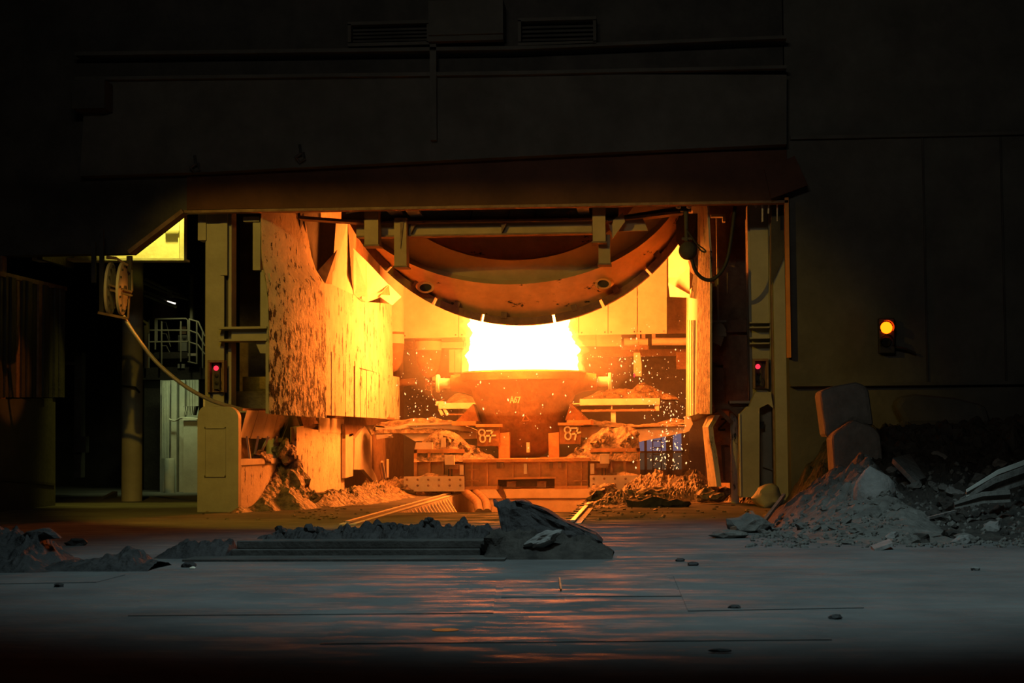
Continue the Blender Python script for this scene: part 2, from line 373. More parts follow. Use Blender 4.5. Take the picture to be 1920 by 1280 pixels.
# hood transition plates above the wall
th = thing('hood_transition', wz(650, 550), 'folded sheet metal hood joining the splattered wall to the vessel', 'hood')
def fold(pix, Ys, th_=(0,.06,0), mt='hood', name='hood_plate', par=None):
    MB().prism([P(a, b, y) for (a, b), y in zip(pix, Ys)], th_).build(name, M[mt], par or th)
fold([(630,415),(652,415),(662,552),(622,533)], (46.5,47.4,49,46), mt='hood')
fold([(652,415),(668,416),(663,552),(659,520)], (47.4,48.2,49.2,48), mt='rust')
fold([(662,465),(688,490),(688,545),(663,552)], (48,49,49.4,49))
fold([(688,490),(728,533),(715,556),(688,566),(678,560)], (49,51,51.5,50.5,49.6))
fold([(663,552),(688,545),(690,566),(676,562)], (49,49.4,50.4,49.8))
fold([(712,556),(729,533),(752,556),(735,572)], (51,51.5,52,51.6))
fold([(713,552),(729,534),(731,553)], (50.6,51.0,51.1), mt='rust')
fold([(592,512),(632,468),(626,505),(610,531)], (44.8,45.6,46,45), mt='rust')
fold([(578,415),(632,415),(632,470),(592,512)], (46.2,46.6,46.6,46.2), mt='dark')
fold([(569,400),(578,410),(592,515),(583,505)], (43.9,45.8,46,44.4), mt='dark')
# exhaust ducts behind
for px0, px1, py0, py1, Y, lab in ((779,828,112,709,61,'hanging orange duct with rounded bottom, between wall and flame'), (713,758,110,698,58.9,'hanging duct half hidden behind the shield wall')):
    c = P((px0+px1)/2, py1, Y); r = (P(px1,700,Y).x-P(px0,700,Y).x)/2; zt = P(800,py0,Y).z
    d = thing('exhaust_duct', c, lab, 'duct')
    h1 = c.z+.45*r*2; prof = [(.02,c.z),(r*.45,c.z+.08),(r*.78,c.z+.32),(r*.93,c.z+.65),(r*.99,c.z+1.0)]
    MB().lathe([(a, z) for a, z in prof], (c.x, c.y, 0), n=28).build('rounded_end', M['rust'], d, smooth=True)
    MB().lathe([(r, c.z+1.0), (r, zt)], (c.x, c.y, 0), n=28).build('duct_body', M['hood'], d, smooth=True)
    MB().lathe([(r*1.02, c.z+1.32), (r*1.02, c.z+1.40)], (c.x, c.y, 0), n=28).build('band', M['rust'], d, smooth=True)
# lower left: stepped walls facing the flame, awning flaps
XA = -9.77
t = thing('splash_wall', PX(490, 930, XA), 'low slag-splashed wall under the tilted sheet awning', 'wall')
sideplate([(452,868),(540,862),(540,912),(452,962)], .5, XA).build('wall_slab', M['specks'], t)
sideplate([(452,860),(542,858),(542,867),(452,872)], .62, XA+.06).build('coping', M['plate'], t)
pst = PX(521, 862, XA)
MB().lathe([(.16, pst.z), (.16, P(521,818,pst.y).z)], (pst.x-.15, pst.y, 0), n=14).build('post', M['plate'], t, smooth=True)
MB().box(-10.45, -10.35, 40.2, 46.4, .9, 2.5).build('back_plate', M['rust'], t)
aw = thing('sheet_awning', PX(500, 770, XA), 'row of tilted steel flaps projecting over the splashed wall', 'awning')
xs = [(455,451),(478,471),(497,492),(516,511),(540,532),(562,556)]
for i in range(5):
    (a, a2), (c, c2) = xs[i], xs[i+1]
    Ya, Yc = 40.25+(a-455)*.058, 40.25+(c-455)*.058
    MB().prism([P(a+8, 769, Ya), P(c+7, 769+(c-455)*.03, Yc), P(c2-1, 817+(i%3)*2, Yc), P(a2, 816+(i%2)*2, Ya)], (-.02, 0, -.05)).build('flap', M['splat' if i == 3 else 'plate'], aw)
for a, b_, c, d in ((463,818,470,868),(484,818,478,852),(504,818,487,852),(519,818,499,853),(534,818,524,850)):
    MB().bar(P(a,b_,40.3+(a-455)*.058), P(c,d,40.6+(a-455)*.058), .05).build('prop', M['plate'], aw)
MB().prism([P(455,770,40.2), P(455,765,40.2), P(562,768,46.5), P(740,783,56), P(740,787,56), P(562,773,46.5)], (-.1, 0, .0)).build('rail_edge', M['rust'], aw)
XB = -9.3
t = thing('buffer_block', PX(600, 915, XB), 'square concrete buffer block with black splatter beside the slag field', 'block')
sideplate([(556,800),(644,787),(646,918),(556,935)], .16, XB).build('block_body', M['specks'], t)
q = [PX(558,786,XB), PX(600,787,XB), PX(600,802,XB), PX(566,804,XB)]
MB().prism([PX(562,777,XB), PX(597,789,XB), PX(597,806,XB), PX(570,801,XB)], (-.1,0,0)).build('cap_flap', M['rust'], t)
MB().prism([PX(599,782,XB+.02), PX(645,786,XB+.02), PX(645,812,XB+.02), PX(599,810,XB+.02)], (-.1,0,0)).build('cap_plate', M['plate'], t)
XC = -9.15
t = thing('baffle_post', PX(655, 890, XC), 'narrow baffle post just behind the square buffer block', 'post', )
sideplate([(648,815),(662,812),(662,892),(648,896)], .12, XC).build('post_body', M['plate'], t)
MB().prism([PX(647,795,XC), PX(680,798,XC), PX(664,815,XC), PX(648,822,XC)], (-.1,0,0)).build('gusset', M['rust'], t)
t = thing('baffle_post', PX(685, 890, XC), 'broad baffle post with flared foot and peaked top', 'post')
sideplate([(666,822),(684,798),(698,820),(698,880),(708,905),(700,902),(682,880),(664,880)], .12, XC).build('post_body', M['plate'], t)
MB().prism([PX(682,880,XC+.05), PX(698,878,XC+.05), PX(711,902,XC+.05), PX(703,905,XC+.05)], (-.06,0,0)).build('foot_plate', M['plate'], t)
MB().prism([PX(689,797,XC), PX(704,796,XC), PX(704,815,XC), PX(697,815,XC)], (-.1,0,0)).build('gusset', M['plate'], t)
t = thing('rear_baffle', PX(712, 900, -9.1), 'brown plate baffle standing behind the peaked post', 'plate')
sideplate([(700,815),(722,800),(724,895),(710,905),(700,880)], .12, -9.1).build('baffle_plate', M['rust'], t)
MB().bar(PX(716,865,-9.0), PX(722,897,-9.0), .08).bar(PX(727,860,-9.0), PX(727,895,-9.0), .07).build('loose_bar', M['plate'], t)
# concrete pedestal and column at the left of the opening
pc = P(408, 962, 39.7)
t = thing('concrete_pedestal', pc, 'broad brown pedestal with round shoulders under the left steel column', 'pedestal')
x0, x1, zt = P(370,900,39.7).x, P(447,900,39.7).x, P(408,762,39.7).z
m = MB(); pts = []
for k in range(7): a = math.pi/2*k/6; pts.append((x1-.28+.28*math.cos(a), 39.7, zt-.28+.28*math.sin(a)))
for k in range(7): a = math.pi/2*(1+k/6); pts.append((x0+.16+.16*math.cos(a), 39.7, zt-.28+.28*math.sin(a)))
m.prism([(x1,39.7,0)]+pts+[(x0,39.7,0)], (0, .28, 0)).build('pedestal_body', M['olive'], t)
for q in ((383,800,423,803),(383,891,423,894),(383,800,385,894),(421,800,423,894)): MB().fbox(*q,39.67,.06).build('panel_edge', M['olive'], t)
t = thing('steel_column', P(408, 760, 42), 'tall olive steel column left of the splattered wall', 'column', kind='structure')
MB().fbox(385,395,420,765,41.7,.1).build('front_flange', M['olive'], t)
MB().fbox(420,395,430,765,42.0,.06).build('web', M['dark'], t)
MB().fbox(428,395,434,765,41.9,.5).build('side_flange', M['olive'], t)
MB().fbox(371,400,386,450,41.6,.5).build('side_box', M['olive'], t)
MB().fbox(413,400,426,516,41.66,.1).build('splice_plate', M['olive'], t)
MB().fbox(408,612,500,616,41.3,.7).fbox(408,635,500,639,41.3,.7).fbox(434,616,500,635,41.6,.1).build('bracket_beam', M['olive'], t)
MB().fpoly([(478,640),(500,640),(500,662),(488,662)],41.5,.3).build('knee', M['olive'], t)
MB().fbox(474,408,488,506,41.6,.3).fbox(456,406,486,415,41.5,.3).build('door_track', M['olive'], t)
MB().fbox(488,506,503,612,41.75,.1).build('door_track', M['olive'], t)
t = thing('storage_crate', P(470,768,46), 'dim brown crate in the niche behind the signal column', 'crate')
MB().fbox(437,733,500,768,45.8,.8).build('crate_body', M['rust'], t)
MB().fbox(455,706,500,733,46,.5).build('crate_lid', M['rust'], t)
MB().box(-12.2,-9.9,50,50.2,0,14).build('wall_niche', M['rust'], kind='structure')

def signal_box(px0, py0, px1, py1, Y, lab, lx, ly):
    t = thing('signal_box', P((px0+px1)/2, py1, Y), lab, 'signal')
    m = MB().fbox(px0,py0,px1,py1,Y,.1)
    m.fbox(px0,py0,px0+4,py1,Y-.28,.3).fbox(px1-4,py0,px1,py1,Y-.28,.3).fbox(px0,py0,px1,py0+4,Y-.3,.3)
    m.build('housing', M['rust'], t)
    MB().fbox(lx-5, ly-9, lx+7, py1-6, Y-.12, .12).build('lamp_body', M['dark'], t)
    c = P(lx, ly, Y-.14); r = .062
    MB().lathe([(.0,-.05),(r*.7,-.04),(r,0),(r,.05)], c, 'y', 16).build('red_lamp', M['redlamp'], t, smooth=True, label='glowing red lamp')
    for k in (1, 2):
        c = P(lx+1, ly+14*k, Y-.14); MB().lathe([(.0,-.03),(r*.8,0),(r*.8,.05)], c, 'y', 14).build('unlit_lamp', M['rubber'], t, smooth=True)
    MB().tube(smooth_path([P(lx+9, py1-20, Y-.15), P(lx+12, py1-12, Y-.16), P(lx+9, py1-4, Y-.15), P(lx+4,py1-6,Y-.14)]), .018, 6).build('cable', M['rubber'], t)
M['redlamp'] = emit('red_lamp_glow', (1, .03, .06), 1.6)
M['amber'] = emit('red_amber_lamp', (1, .055, .001), 11)
signal_box(389, 675, 420, 735, 41.58, 'small signal box with lit red lamp on the left olive column', 405, 690)

# ================================================================ RIGHT SIDE OF THE BAY
t = thing('splattered_column', P(1320, 775, 43), 'narrow wall end crusted with slag at the right of the bay opening', 'wall')
rows = []
for py, lx, rx in ((776,1305,1331),(690,1306,1332),(600,1307,1333),(540,1308,1333),(500,1309,1332),(470,1310,1332)):
    rows.append([P(lx+(rx-lx)*k/6, py, 44.6-3.0*k/6) for k in range(7)])
MB().sheet(rows, (.04, .04, 0)).build('splattered_face', M['splat_column'], t, smooth=True)
MB().prism([P(1287,555,57.5), P(1308,520,44.6), P(1306,776,44.6), P(1286,782,57.5)], (.06,0,0)).build('inner_plate', M['plate'], t)
for k in range(4):
    a = 1290+4*k; MB().prism([P(a,600,56-3*k), P(a+1.2,600,55.2-3*k), P(a+1,778,55.2-3*k), P(a-.2,778,56-3*k)], (-.05,.0,0)).build('plate_lap', M['plate'], t)
MB().fpoly([(1331,470),(1335,520),(1335,776),(1331,776)],41.5,.15).build('edge_flange', M['olive'], t)
t = thing('orange_post', P(1320, 520, 43), 'tall orange lit plate post above the splattered wall end', 'post')
rows = [[P(lx+(rx-lx)*k/4, py, 44.4-2.6*k/4) for k in range(5)] for py, lx, rx in ((482,1313,1332),(460,1313,1330),(430,1312,1328),(384,1312,1326))]
MB().sheet(rows, (.05,.03,0)).build('post_face', M['splat'], t, smooth=True)
MB().fpoly([(1330,470),(1338,488),(1334,520),(1331,520)],41.9,.1).build('post_gusset', M['rust'], t)
th2 = thing('right_hood', P(1290, 550, 52), 'yellow lit folded hood plates beside the right end of the vessel', 'hood')
fold([(1253,470),(1268,440),(1293,490),(1293,520),(1253,520)], (54,53.6,53,53,54), par=th2)
fold([(1253,520),(1293,500),(1293,556),(1253,535)], (54.4,53.0,52.4,54), par=th2)
fold([(1253,530),(1293,552),(1293,558),(1256,556)], (53.4,52.2,52.2,53.4), mt='plate', par=th2)
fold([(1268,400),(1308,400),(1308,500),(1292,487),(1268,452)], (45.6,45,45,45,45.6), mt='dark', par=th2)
fold([(1290,487),(1300,497),(1302,515),(1295,510)], (45.5,45,45,45.5), mt='rust', par=th2)
fold([(1300,515),(1312,515),(1306,560),(1294,558)], (45,44.7,44.7,45), mt='splat', par=th2)
# niche behind the right opening edge
t = thing('niche_frame', P(1370, 770, 46), 'dark reddish plate screen in the niche right of the slag-crusted wall', 'screen')
MB().fbox(1330,384,1490,770,46,.1).build('back_panel', M['rust'], t)
MB().fbox(1344,405,1347,600,45.6,.3).fbox(1401,410,1404,755,44.6,.3).build('upright', M['olive'], t)
MB().fbox(1333,401,1360,406,45,.3).fbox(1355,401,1360,415,45,.3).build('bracket', M['olive'], t)
MB().fbox(1336,600,1362,604,44.9,.4).fbox(1338,623,1362,630,44.9,.4).fpoly([(1340,604),(1348,598),(1362,618),(1352,648),(1336,640)],45,.3).build('bracket_box', M['olive'], t)
MB().fbox(1352,600,1405,622,45.7,.3).build('cross_beam', M['rust'], t)
MB().fpoly([(1335,686),(1357,690),(1356,683),(1358,760),(1338,762)],44.8,.08).build('hanging_sheet', M['rust'], t)
t = thing('right_column', P(1423, 765, 43), 'olive steel column carrying the right signal box', 'column', kind='structure')
MB().fbox(1409,384,1443,765,42.9,.1).build('front_flange', M['olive'], t)
MB().fbox(1404,384,1409,765,43,.6).build('side_flange', M['olive'], t)
for y in (603,612,632,642): MB().fbox(1406,y,1443,y+2.5,42.5,.5).build('stiffener', M['olive'], t)
MB().fbox(1443,384,1446,765,42.6,.5).build('web_edge', M['olive'], t)
t = thing('shelf_bracket', P(1375, 770, 43.5), 'steel shelf bracket between crusted wall and right pedestal', 'bracket')
MB().fbox(1368,751,1407,756,43,.9).build('shelf', M['olive'], t)
MB().fbox(1340,757,1405,766,43.3,.6).build('shelf_beam', M['rust'], t)
MB().fpoly([(1366,766),(1396,766),(1392,782),(1384,782)],43.2,.2).build('gusset', M['rust'], t)
MB().bar(P(1300,785,44.2), P(1345,766,43.4), .13).bar(P(1345,766,43.4), P(1372,792,43.4), .1).build('brace', M['rust'], t)
t = thing('leaning_post', P(1335, 905, 43), 'bent splattered post leaning in the slag at the right', 'post')
rows = [[P(lx+(rx-lx)*k/3, py, 44.3-1.6*k/3) for k in range(4)] for py, lx, rx in ((912,1328,1344),(860,1323,1337),(820,1319,1330),(800,1317,1328),(778,1327,1341))]
MB().sheet(rows, (.12,.05,0)).build('post_face', M['splat'], t)
t = thing('stored_plate', P(1350, 900, 45), 'dark steel plate with a painted figure leaning behind the bent post', 'plate')
MB().fpoly([(1330,778),(1352,770),(1374,792),(1372,905),(1342,905)],44.9,.12).build('plate_body', M['rust'], t)
MB().fpoly([(1338,808),(1374,808),(1374,834),(1338,834)],44.7,.15).build('cross_plate', M['rust'], t)
MB().fpoly([(1352,834),(1358,834),(1360,900),(1356,900)],44.75,.12).build('slot', M['dark'], t)
q = [P(1352,786,44.85), P(1360,785,44.85), P(1362,789,44.85), P(1347,804,44.85), P(1349,806,44.85), P(1360,805,44.85)]
m = MB()
for a, b_ in zip(q, q[1:]): m.bar(a, b_, .05, .03, up=(0,1,0))
m.build('painted_figure', M['blackpaint'], t)
t = thing('round_post', P(1378, 905, 43.4), 'round orange lit post left of the olive pedestal', 'post')
c = P(1378,905,43.6); MB().lathe([(.1,0),(.1,P(1378,774,43.6).z)], (c.x,c.y,0), n=16).build('post_body', M['splat'], t, smooth=True)
t = thing('right_pedestal', P(1405, 930, 42.2), 'tall olive concrete pedestal below the right signal box', 'pedestal')
MB().fpoly([(1388,775),(1400,762),(1424,764),(1424,932),(1388,932)],42,1.2).build('pedestal_body', M['olive'], t)
MB().fpoly([(1404,764),(1416,735),(1445,735),(1450,765),(1440,757),(1424,765)],42.1,.6).build('pedestal_top', M['olive'], t)
MB().fbox(1386.5,775,1389,930,41.95,.3).build('edge', M['plate'], t)
MB().fbox(1424.5,760,1447.5,945,42.7,.1).build('recess_plate', M['olive'], t)
MB().fbox(1425,790,1433,803,42.4,.3).build('dark_hook', M['dark'], t)
MB().bar(P(1430,873,42.6), P(1453,881,42.6), .05).build('stay', M['olive'], t)
t = thing('jamb_pillar', P(1465, 945, 42), 'full height olive jamb pillar at the dark right wall edge', 'pillar', kind='structure')
MB().fbox(1452,384,1478,948,41.9,.5).build('pillar_face', M['olive'], t)
MB().fbox(1448,440,1453,945,42.2,.5).build('pillar_side', M['rust'], t)
MB().fpoly([(1446,535),(1476,468),(1476,384),(1446,384)],41.85,.05).build('lintel_shadow_sheet', M['dark'], t)  # dark sheet in the shape of the lintel's cast shadow
signal_box(1412, 672, 1441, 728, 42.75, 'small signal box with lit red lamp on the right olive column', 1421, 687)
t = thing('boulder', P(1440, 945, 41), 'rounded ash-covered boulder at the foot of the right pedestal', 'rock')
m = MB(); c = P(1440,930,41.1); rock_mesh(m, (c.x, c.y, .22), .33, 3, 3, .2, (1,1,1)); m.build('boulder_body', M['olive'], t, smooth=True)

# ================================================================ REAR OF THE BAY
t = thing('rear_panel_wall', P(1000, 632, 60), 'row of yellow lit heat panels hanging behind the flame', 'panels')
xs = (753,860,972,1085,1140,1195,1251)
for i in range(6):
    a, c = xs[i]+.8, xs[i+1]-.8; yb = lambda x: 634-(x-753)*.018
    MB().fpoly([(a,yb(a)),(c,yb(c)),(c,430),(a,430)],60,.12).build('heat_panel', M['hood'], t)
    for bx in (a+5, c-5): MB().fbox(bx-1.2,yb(bx)-6,bx+1.2,yb(bx)-3.4,59.95,.08).build('bolt', M['dark'], t)
MB().fbox(1251,480,1292,625,61.5,.1).build('side_panel', M['rust'], t)
MB().fbox(730,400,1300,560,62.5,.1).build('backing_plate', M['hood'], t)
t = thing('rear_pipe_rack', P(1180, 650, 62), 'horizontal pipes and beams crossing behind the flame', 'pipes')
MB().fbox(1072,625,1117,649,62,.1).build('lower_panel', M['hood'], t)
MB().fbox(1118,625,1165,649,62,.1).build('lower_panel', M['hood'], t)
m = MB(); z = P(1230,641,61.5)
MB().tube([P(1170,641,61.5), P(1215,641,61.5)], .13, 12).build('pipe', M['plate'], t, smooth=True)
MB().tube([P(1222,640,61.2), P(1300,640,61.2)], .14, 12).build('pipe', M['plate'], t, smooth=True)
for x in (1193,1203,1222): MB().fbox(x,622,x+7,640,61.7,.1).build('hanger', M['plate'], t)
MB().fbox(1165,648,1216,656,61.5,.2).build('beam', M['rust'], t)
MB().fbox(1072,655,1292,668,64,.3).build('beam', M['rust'], t)
MB().fbox(826,641,868,652,61.5,.3).build('beam', M['plate'], t)
MB().fbox(756,640,772,655,62,.3).build('beam', M['rust'], t)
for i,(a,c) in enumerate(((842,852),(853,864),(865,876))): MB().fbox(a,655,c,698,61.8,.08).build('board', M['plate'], t)
MB().fbox(844,632,868,641,61.8,.1).fbox(868,632,871,655,61.8,.1).build('beam', M['rust'], t)
MB().tube([P(748,718,62), P(768,716,62), P(780,715,62)], .14, 10).tube([P(798,716,62), P(834,716,62)], .16, 10).build('pipe', M['rust'], t, smooth=True)
MB().fbox(810,702,816,713,61.5,.2).build('hanger', M['plate'], t)
MB().tube(smooth_path([P(798,722,61.5),P(800,730,61.5),P(806,731,61.5),P(808,722,61.5)]), .02,6).tube(smooth_path([P(808,722,61.5),P(810,740,61.5),P(820,752,61.5),P(833,748,61.5)]), .02,6).build('loose_cable', M['rust'], t)
t = thing('hanging_plate', P(1195, 705, 60), 'single plate hanging from the pipes right of the flame', 'plate')
MB().fpoly([(1188,661),(1200,661),(1203,683),(1203,705),(1188,705)],60,.15).build('plate_body', M['plate'], t)
MB().fbox(1196,640,1198,661,60.05,.04).build('hanger_rod', M['rust'], t)
MB().fbox(1268,660,1292,692,62,.2).build('hanging_box', M['rust'], label='small orange box hanging against the right inner wall', cat='box')
MB().fbox(1188,700,1190,707,59.9,.06).build('warning_lamp', M['redlamp'], label='tiny red lamp on the lower corner of the hanging plate', cat='lamp')
# service platform behind the pot
t = thing('service_platform', P(1030, 800, 57), 'platform with pale edge beam passing behind the slag pot', 'platform')
MB().fbox(832,756,1237,758,57.0,3.0).build('deck', M['plate'], t)
MB().fbox(1087,747,1237,759,56.9,.12).build('edge_beam', M['plate'], t)
MB().fbox(822,755,893,766,56.9,.12).build('edge_beam', M['plate'], t)
MB().fbox(817,752,832,760,56.95,.4).build('edge_beam', M['plate'], t)
MB().fbox(1090,767,1237,771,57.0,.3).fbox(826,775,890,778,57.0,.3).build('lower_beam', M['rust'], t)
MB().bar(P(1233,750,57), P(1233,770,57), .1).bar(P(824,766,57), P(830,778,57), .1).bar(P(833,766,57), P(840,778,57), .1).bar(P(1147,759,57.05), P(1147,768,57.05), .05).bar(P(1229,759,57.05), P(1229,768,57.05), .05).build('upright', M['plate'], t)
MB().fbox(1146,768,1155,912,57.1,.2).build('leg', M['plate'], t)
MB().fbox(860,766,868,910,58.5,.2).build('leg', M['plate'], t)
def profile_heap(name, pix, Y, dep, mt, lab, cat='slag', seed=1, n=46, rough=.12, zb=None, ny=8, kind=None):
    """heap whose crest follows the pixel profile at depth Y"""
    pts = [P(a, b, Y) for a, b in pix]; zb = zb if zb is not None else min(p.z for p in pts)-.05
    def crest(x):
        for p, q in zip(pts, pts[1:]):
            if p.x <= x <= q.x: return p.z+(q.z-p.z)*(x-p.x)/max(1e-6, q.x-p.x)
        return zb
    m = MB()
    def h(x, y):
        v = (y-Y)/dep; k = max(0, 1-abs(v)**1.6)
        e = noise.noise(Vector((x*2.3+seed*9, y*2.3, seed)))*.6+noise.noise(Vector((x*6+seed*5, y*6, seed)))*.4
        return zb+max(0, (crest(x)-zb)*k)+ (rough*e*min(1, 2.2*k) if crest(x)-zb > .03 else 0)
    heap_mesh(m, pts[0].x, pts[-1].x, Y-dep, Y+dep, h, n, ny, zb-1)
    o = m.build(name, M[mt], smooth=False)
    return tag(o, lab, cat, kind=kind)
profile_heap('slag_heap', [(1092,748),(1120,735),(1150,728),(1185,728),(1196,718),(1207,716),(1225,724),(1250,737),(1272,747)], 58, 1.0, 'slag', 'orange slag heaped on the platform right of the pot', seed=2)
profile_heap('slag_heap', [(833,757),(850,742),(862,738),(885,742),(900,757)], 58, 1.0, 'slag', 'orange slag heaped on the platform left of the pot', seed=3)
# daylight window low in the rear
t = thing('window_1', P(1240, 880, 66), 'bluish daylight opening far behind the right slag heap', 'window', kind='structure')
M['sky'] = emit('daylight_pane', (.26, .24, .36), .42); M['skylow'] = emit('daylight_low_pane', (.13, .09, .05), .35)
MB().fbox(1196,808,1282,848,66,.05).build('pane', M['sky'], t)
MB().fbox(1196,848,1282,884,66,.05).build('pane', M['skylow'], t)
for q in ((1208,800,1213,890),(1249,800,1262,890),(1278,800,1292,890),(1185,845,1282,849),(1196,880,1292,892)): MB().fbox(*q,65.8,.1).build('frame_bar', M['dark'], t)
m = thing('ladder', P(1231, 890, 64), 'dark ladder silhouetted against the bluish daylight opening', 'ladder')
for x in (1223,1239): MB().fbox(x,800,x+2,903,64.5,.06).build('stile', M['dark'], m)
for k in range(6): MB().fbox(1223,812+k*13,1241,814+k*13,64.5,.05).build('rung', M['dark'], m)

# ================================================================ CONVERTER VESSEL
t = thing('converter_vessel', P(975, 608, 46), 'huge tilted steel converter vessel whose rim hangs over the flame', 'vessel')
def ering(cx, cy, a, b, Y, n=96): return [P(cx+a*math.sin(2*math.pi*k/n), cy+b*math.cos(2*math.pi*k/n), Y) for k in range(n)]
R0 = ering(975,245,352,351,46); R1 = ering(955,296,340,237,45.0); R2 = ering(960,290,262,198,44.9); R2b = ering(960,290,258,195,45.4); R3 = ering(960,270,130,95,46.0)
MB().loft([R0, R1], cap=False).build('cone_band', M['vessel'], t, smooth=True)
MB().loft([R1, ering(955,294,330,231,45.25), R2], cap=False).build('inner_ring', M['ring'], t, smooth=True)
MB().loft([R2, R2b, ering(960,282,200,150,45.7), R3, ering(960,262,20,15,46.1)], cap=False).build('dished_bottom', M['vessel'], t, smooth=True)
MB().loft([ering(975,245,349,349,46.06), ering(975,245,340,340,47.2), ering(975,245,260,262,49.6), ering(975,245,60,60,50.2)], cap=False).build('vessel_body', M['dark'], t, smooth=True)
def rimseg(d0, d1, r0, r1, Y, dep):
    m = MB(); n = max(2, int((d1-d0)/3)); inn = []; out = []
    for k in range(n+1):
        a = math.radians(d0+(d1-d0)*k/n); inn.append((975+r0*math.sin(a), 245+r0*math.cos(a))); out.append((975+r1*math.sin(a), 245+r1*math.cos(a)))
    return m.fpoly(inn+out[::-1], Y, dep)
ed = [-62,-43.6,-26.6,-11.4,10.2,25.4,42.4,62]
for a, c in zip(ed, ed[1:]): rimseg(a+.45, c-.45, 350, 364, 45.75, .35).build('rim_segment', M['rust'], t)
for d in (-50,-34,-30.5,-20,-5,17,31,48):
    rimseg(d-.9, d+.9, 341, 353, 45.7, .3).build('rim_lug', M['rust'], t)
for px, py, tw in ((797,538,.55),(1133,531,-.55)):
    c = P(px, py, 45.3); m = MB(); rr = .235
    prof = [(rr,.12),(rr,-.10),(rr*.72,-.10),(rr*.72,.12)]
    m.lathe(prof, (0,0,0), 'y', 24, cap=False)
    q = Matrix.Rotation(tw*.6, 3, 'Z') @ Matrix.Rotation(.25, 3, 'X'); m.v = [c+q@Vector((v.x, v.y, v.z*.62)) for v in m.v]
    h = m.build('port_collar', M['vessel'], t, smooth=True)
    m = MB().lathe([(0,.02),(rr*.73,.02)], (0,0,0), 'y', 24, cap=False); m.v = [c+q@Vector((v.x, v.y-.05, v.z*.62)) for v in m.v]
    m.build('port_hole', M['dark'], h)
# gantry beams under the vessel's carrier
t = thing('gantry', P(960, 440, 42.1), 'dark I-beams with hanging brackets crossing in front of the vessel', 'beam')
MB().fbox(490,372,1290,392,42.3,.1).fbox(640,388,1160,414,42.35,.1).build('top_web', M['beam'], t)
MB().fpoly([(560,404),(700,415),(1160,408),(1160,412),(700,419),(560,410)],42.0,.5).build('middle_flange', M['rust'], t)
MB().fbox(668,418,1110,440,42.35,.1).build('lower_web', M['beam'], t)
MB().fbox(668,438,1110,441,42.15,.4).build('lower_flange', M['rust'], t)
MB().fpoly([(1140,408),(1290,384),(1290,400),(1140,412)],42.3,.1).fpoly([(1140,415),(1205,408),(1215,432),(1145,434)],42.3,.1).build('curb_web', M['beam'], t)
MB().fpoly([(1140,410),(1280,394),(1280,399),(1140,415)],42.0,.5).build('curb_flange', M['rust'], t)
for x in (880,1000,1065,950): MB().fpoly([(x,394),(x+5,394),(x,412)],42.15,.3).build('stiffener', M['rust'], t)
for x in (940,770): MB().fpoly([(x,418),(x+10,418),(x,438)],42.15,.3).build('stiffener', M['rust'], t)
for a, b_, c, d, Y in ((683,392,709,458,41.6),(739,408,762,498,41.85),(1111,388,1135,452,41.6),(1122,440,1144,493,42.0)):
    h = MB().fbox(a,b_,c,d,Y,.5).build('hanger', M['beam'], t)
    MB().fbox(a-2,d,c+2,d+3,Y-.05,.6).build('end_plate', M['rust'], h)
for q in (((722,392),(747,392),(760,407),(735,407)),((758,392),(783,392),(795,408),(770,408)),((1080,386),(1103,386),(1106,403),(1085,403)),((648,399),(683,393),(680,396),(650,401))):
    MB().prism([P(*q[0],41.6), P(*q[1],41.6), P(*q[2],42.3), P(*q[3],42.3)], (0,.03,.06)).build('soffit_plate', M['plate'], t)
MB().fpoly([(1150,412),(1168,398),(1172,415),(1148,448),(1146,430)],41.9,.1).build('gusset', M['beam'], t)
MB().fpoly([(750,412),(757,416),(751,466)],41.8,.25).build('gusset', M['rust'], t)

# ================================================================ SLAG POT ON ITS TRANSFER CAR
YP = 52.5; pc = P(983, 860, YP)
zr = P(983,697,YP).z; s = YP/F                               # metres per pixel at the pot
def pz(py): return P(983,py,YP).z
t = thing('transfer_car', (pc.x, 51, 0), 'wide rail transfer car carrying the slag pot, slag-covered wings', 'rail car')
CY = 50.2
MB().fbox(872,866,1102,915,CY,.12).build('side_web', M['car'], t) if False else None
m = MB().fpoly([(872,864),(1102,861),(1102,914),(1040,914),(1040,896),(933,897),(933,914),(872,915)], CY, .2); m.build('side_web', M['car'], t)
MB().fpoly([(868,861),(1106,858),(1106,864),(868,867)], CY-.2, 4.6).build('deck', M['car'], t)
MB().fpoly([(872,912),(933,911),(933,917),(872,918)], CY-.15, .5).fpoly([(1040,911),(1102,910),(1102,916),(1040,917)], CY-.15, .5).fpoly([(930,895),(1043,893),(1043,897),(930,899)], CY-.1, .4).build('bottom_flange', M['car'], t)
for x in (883,912,960,1010,1060,1088): MB().fbox(x,866,x+3,(912 if x < 930 or x > 1040 else 895),CY-.12,.14).build('stiffener', M['car'], t)
for x0, x1 in ((874,898),(1076,1100)):
    for y in (879,900): MB().fbox(x0,y,x1,y+2,CY-.12,.14).build('stiffener', M['car'], t)
for x in (931,1030,938,1046): MB().fbox(x,866,x+6,878,CY-.13,.14).build('lug', M['rust'], t)
MB().fbox(982,869,988,888,CY-.14,.16).build('pull_eye', M['plate'], t)
for x in (950,1007): MB().fbox(x,902,x+17,914,CY+.3,.3).build('axle_box', M['rust'], t)
MB().fbox(933,897,1040,912,CY+.7,.1).build('inner_web', M['dark'], t)
MB().fpoly([(872,866),(1102,863),(1102,915),(872,917)], CY+4.0, .2).build('side_web', M['car'], t)
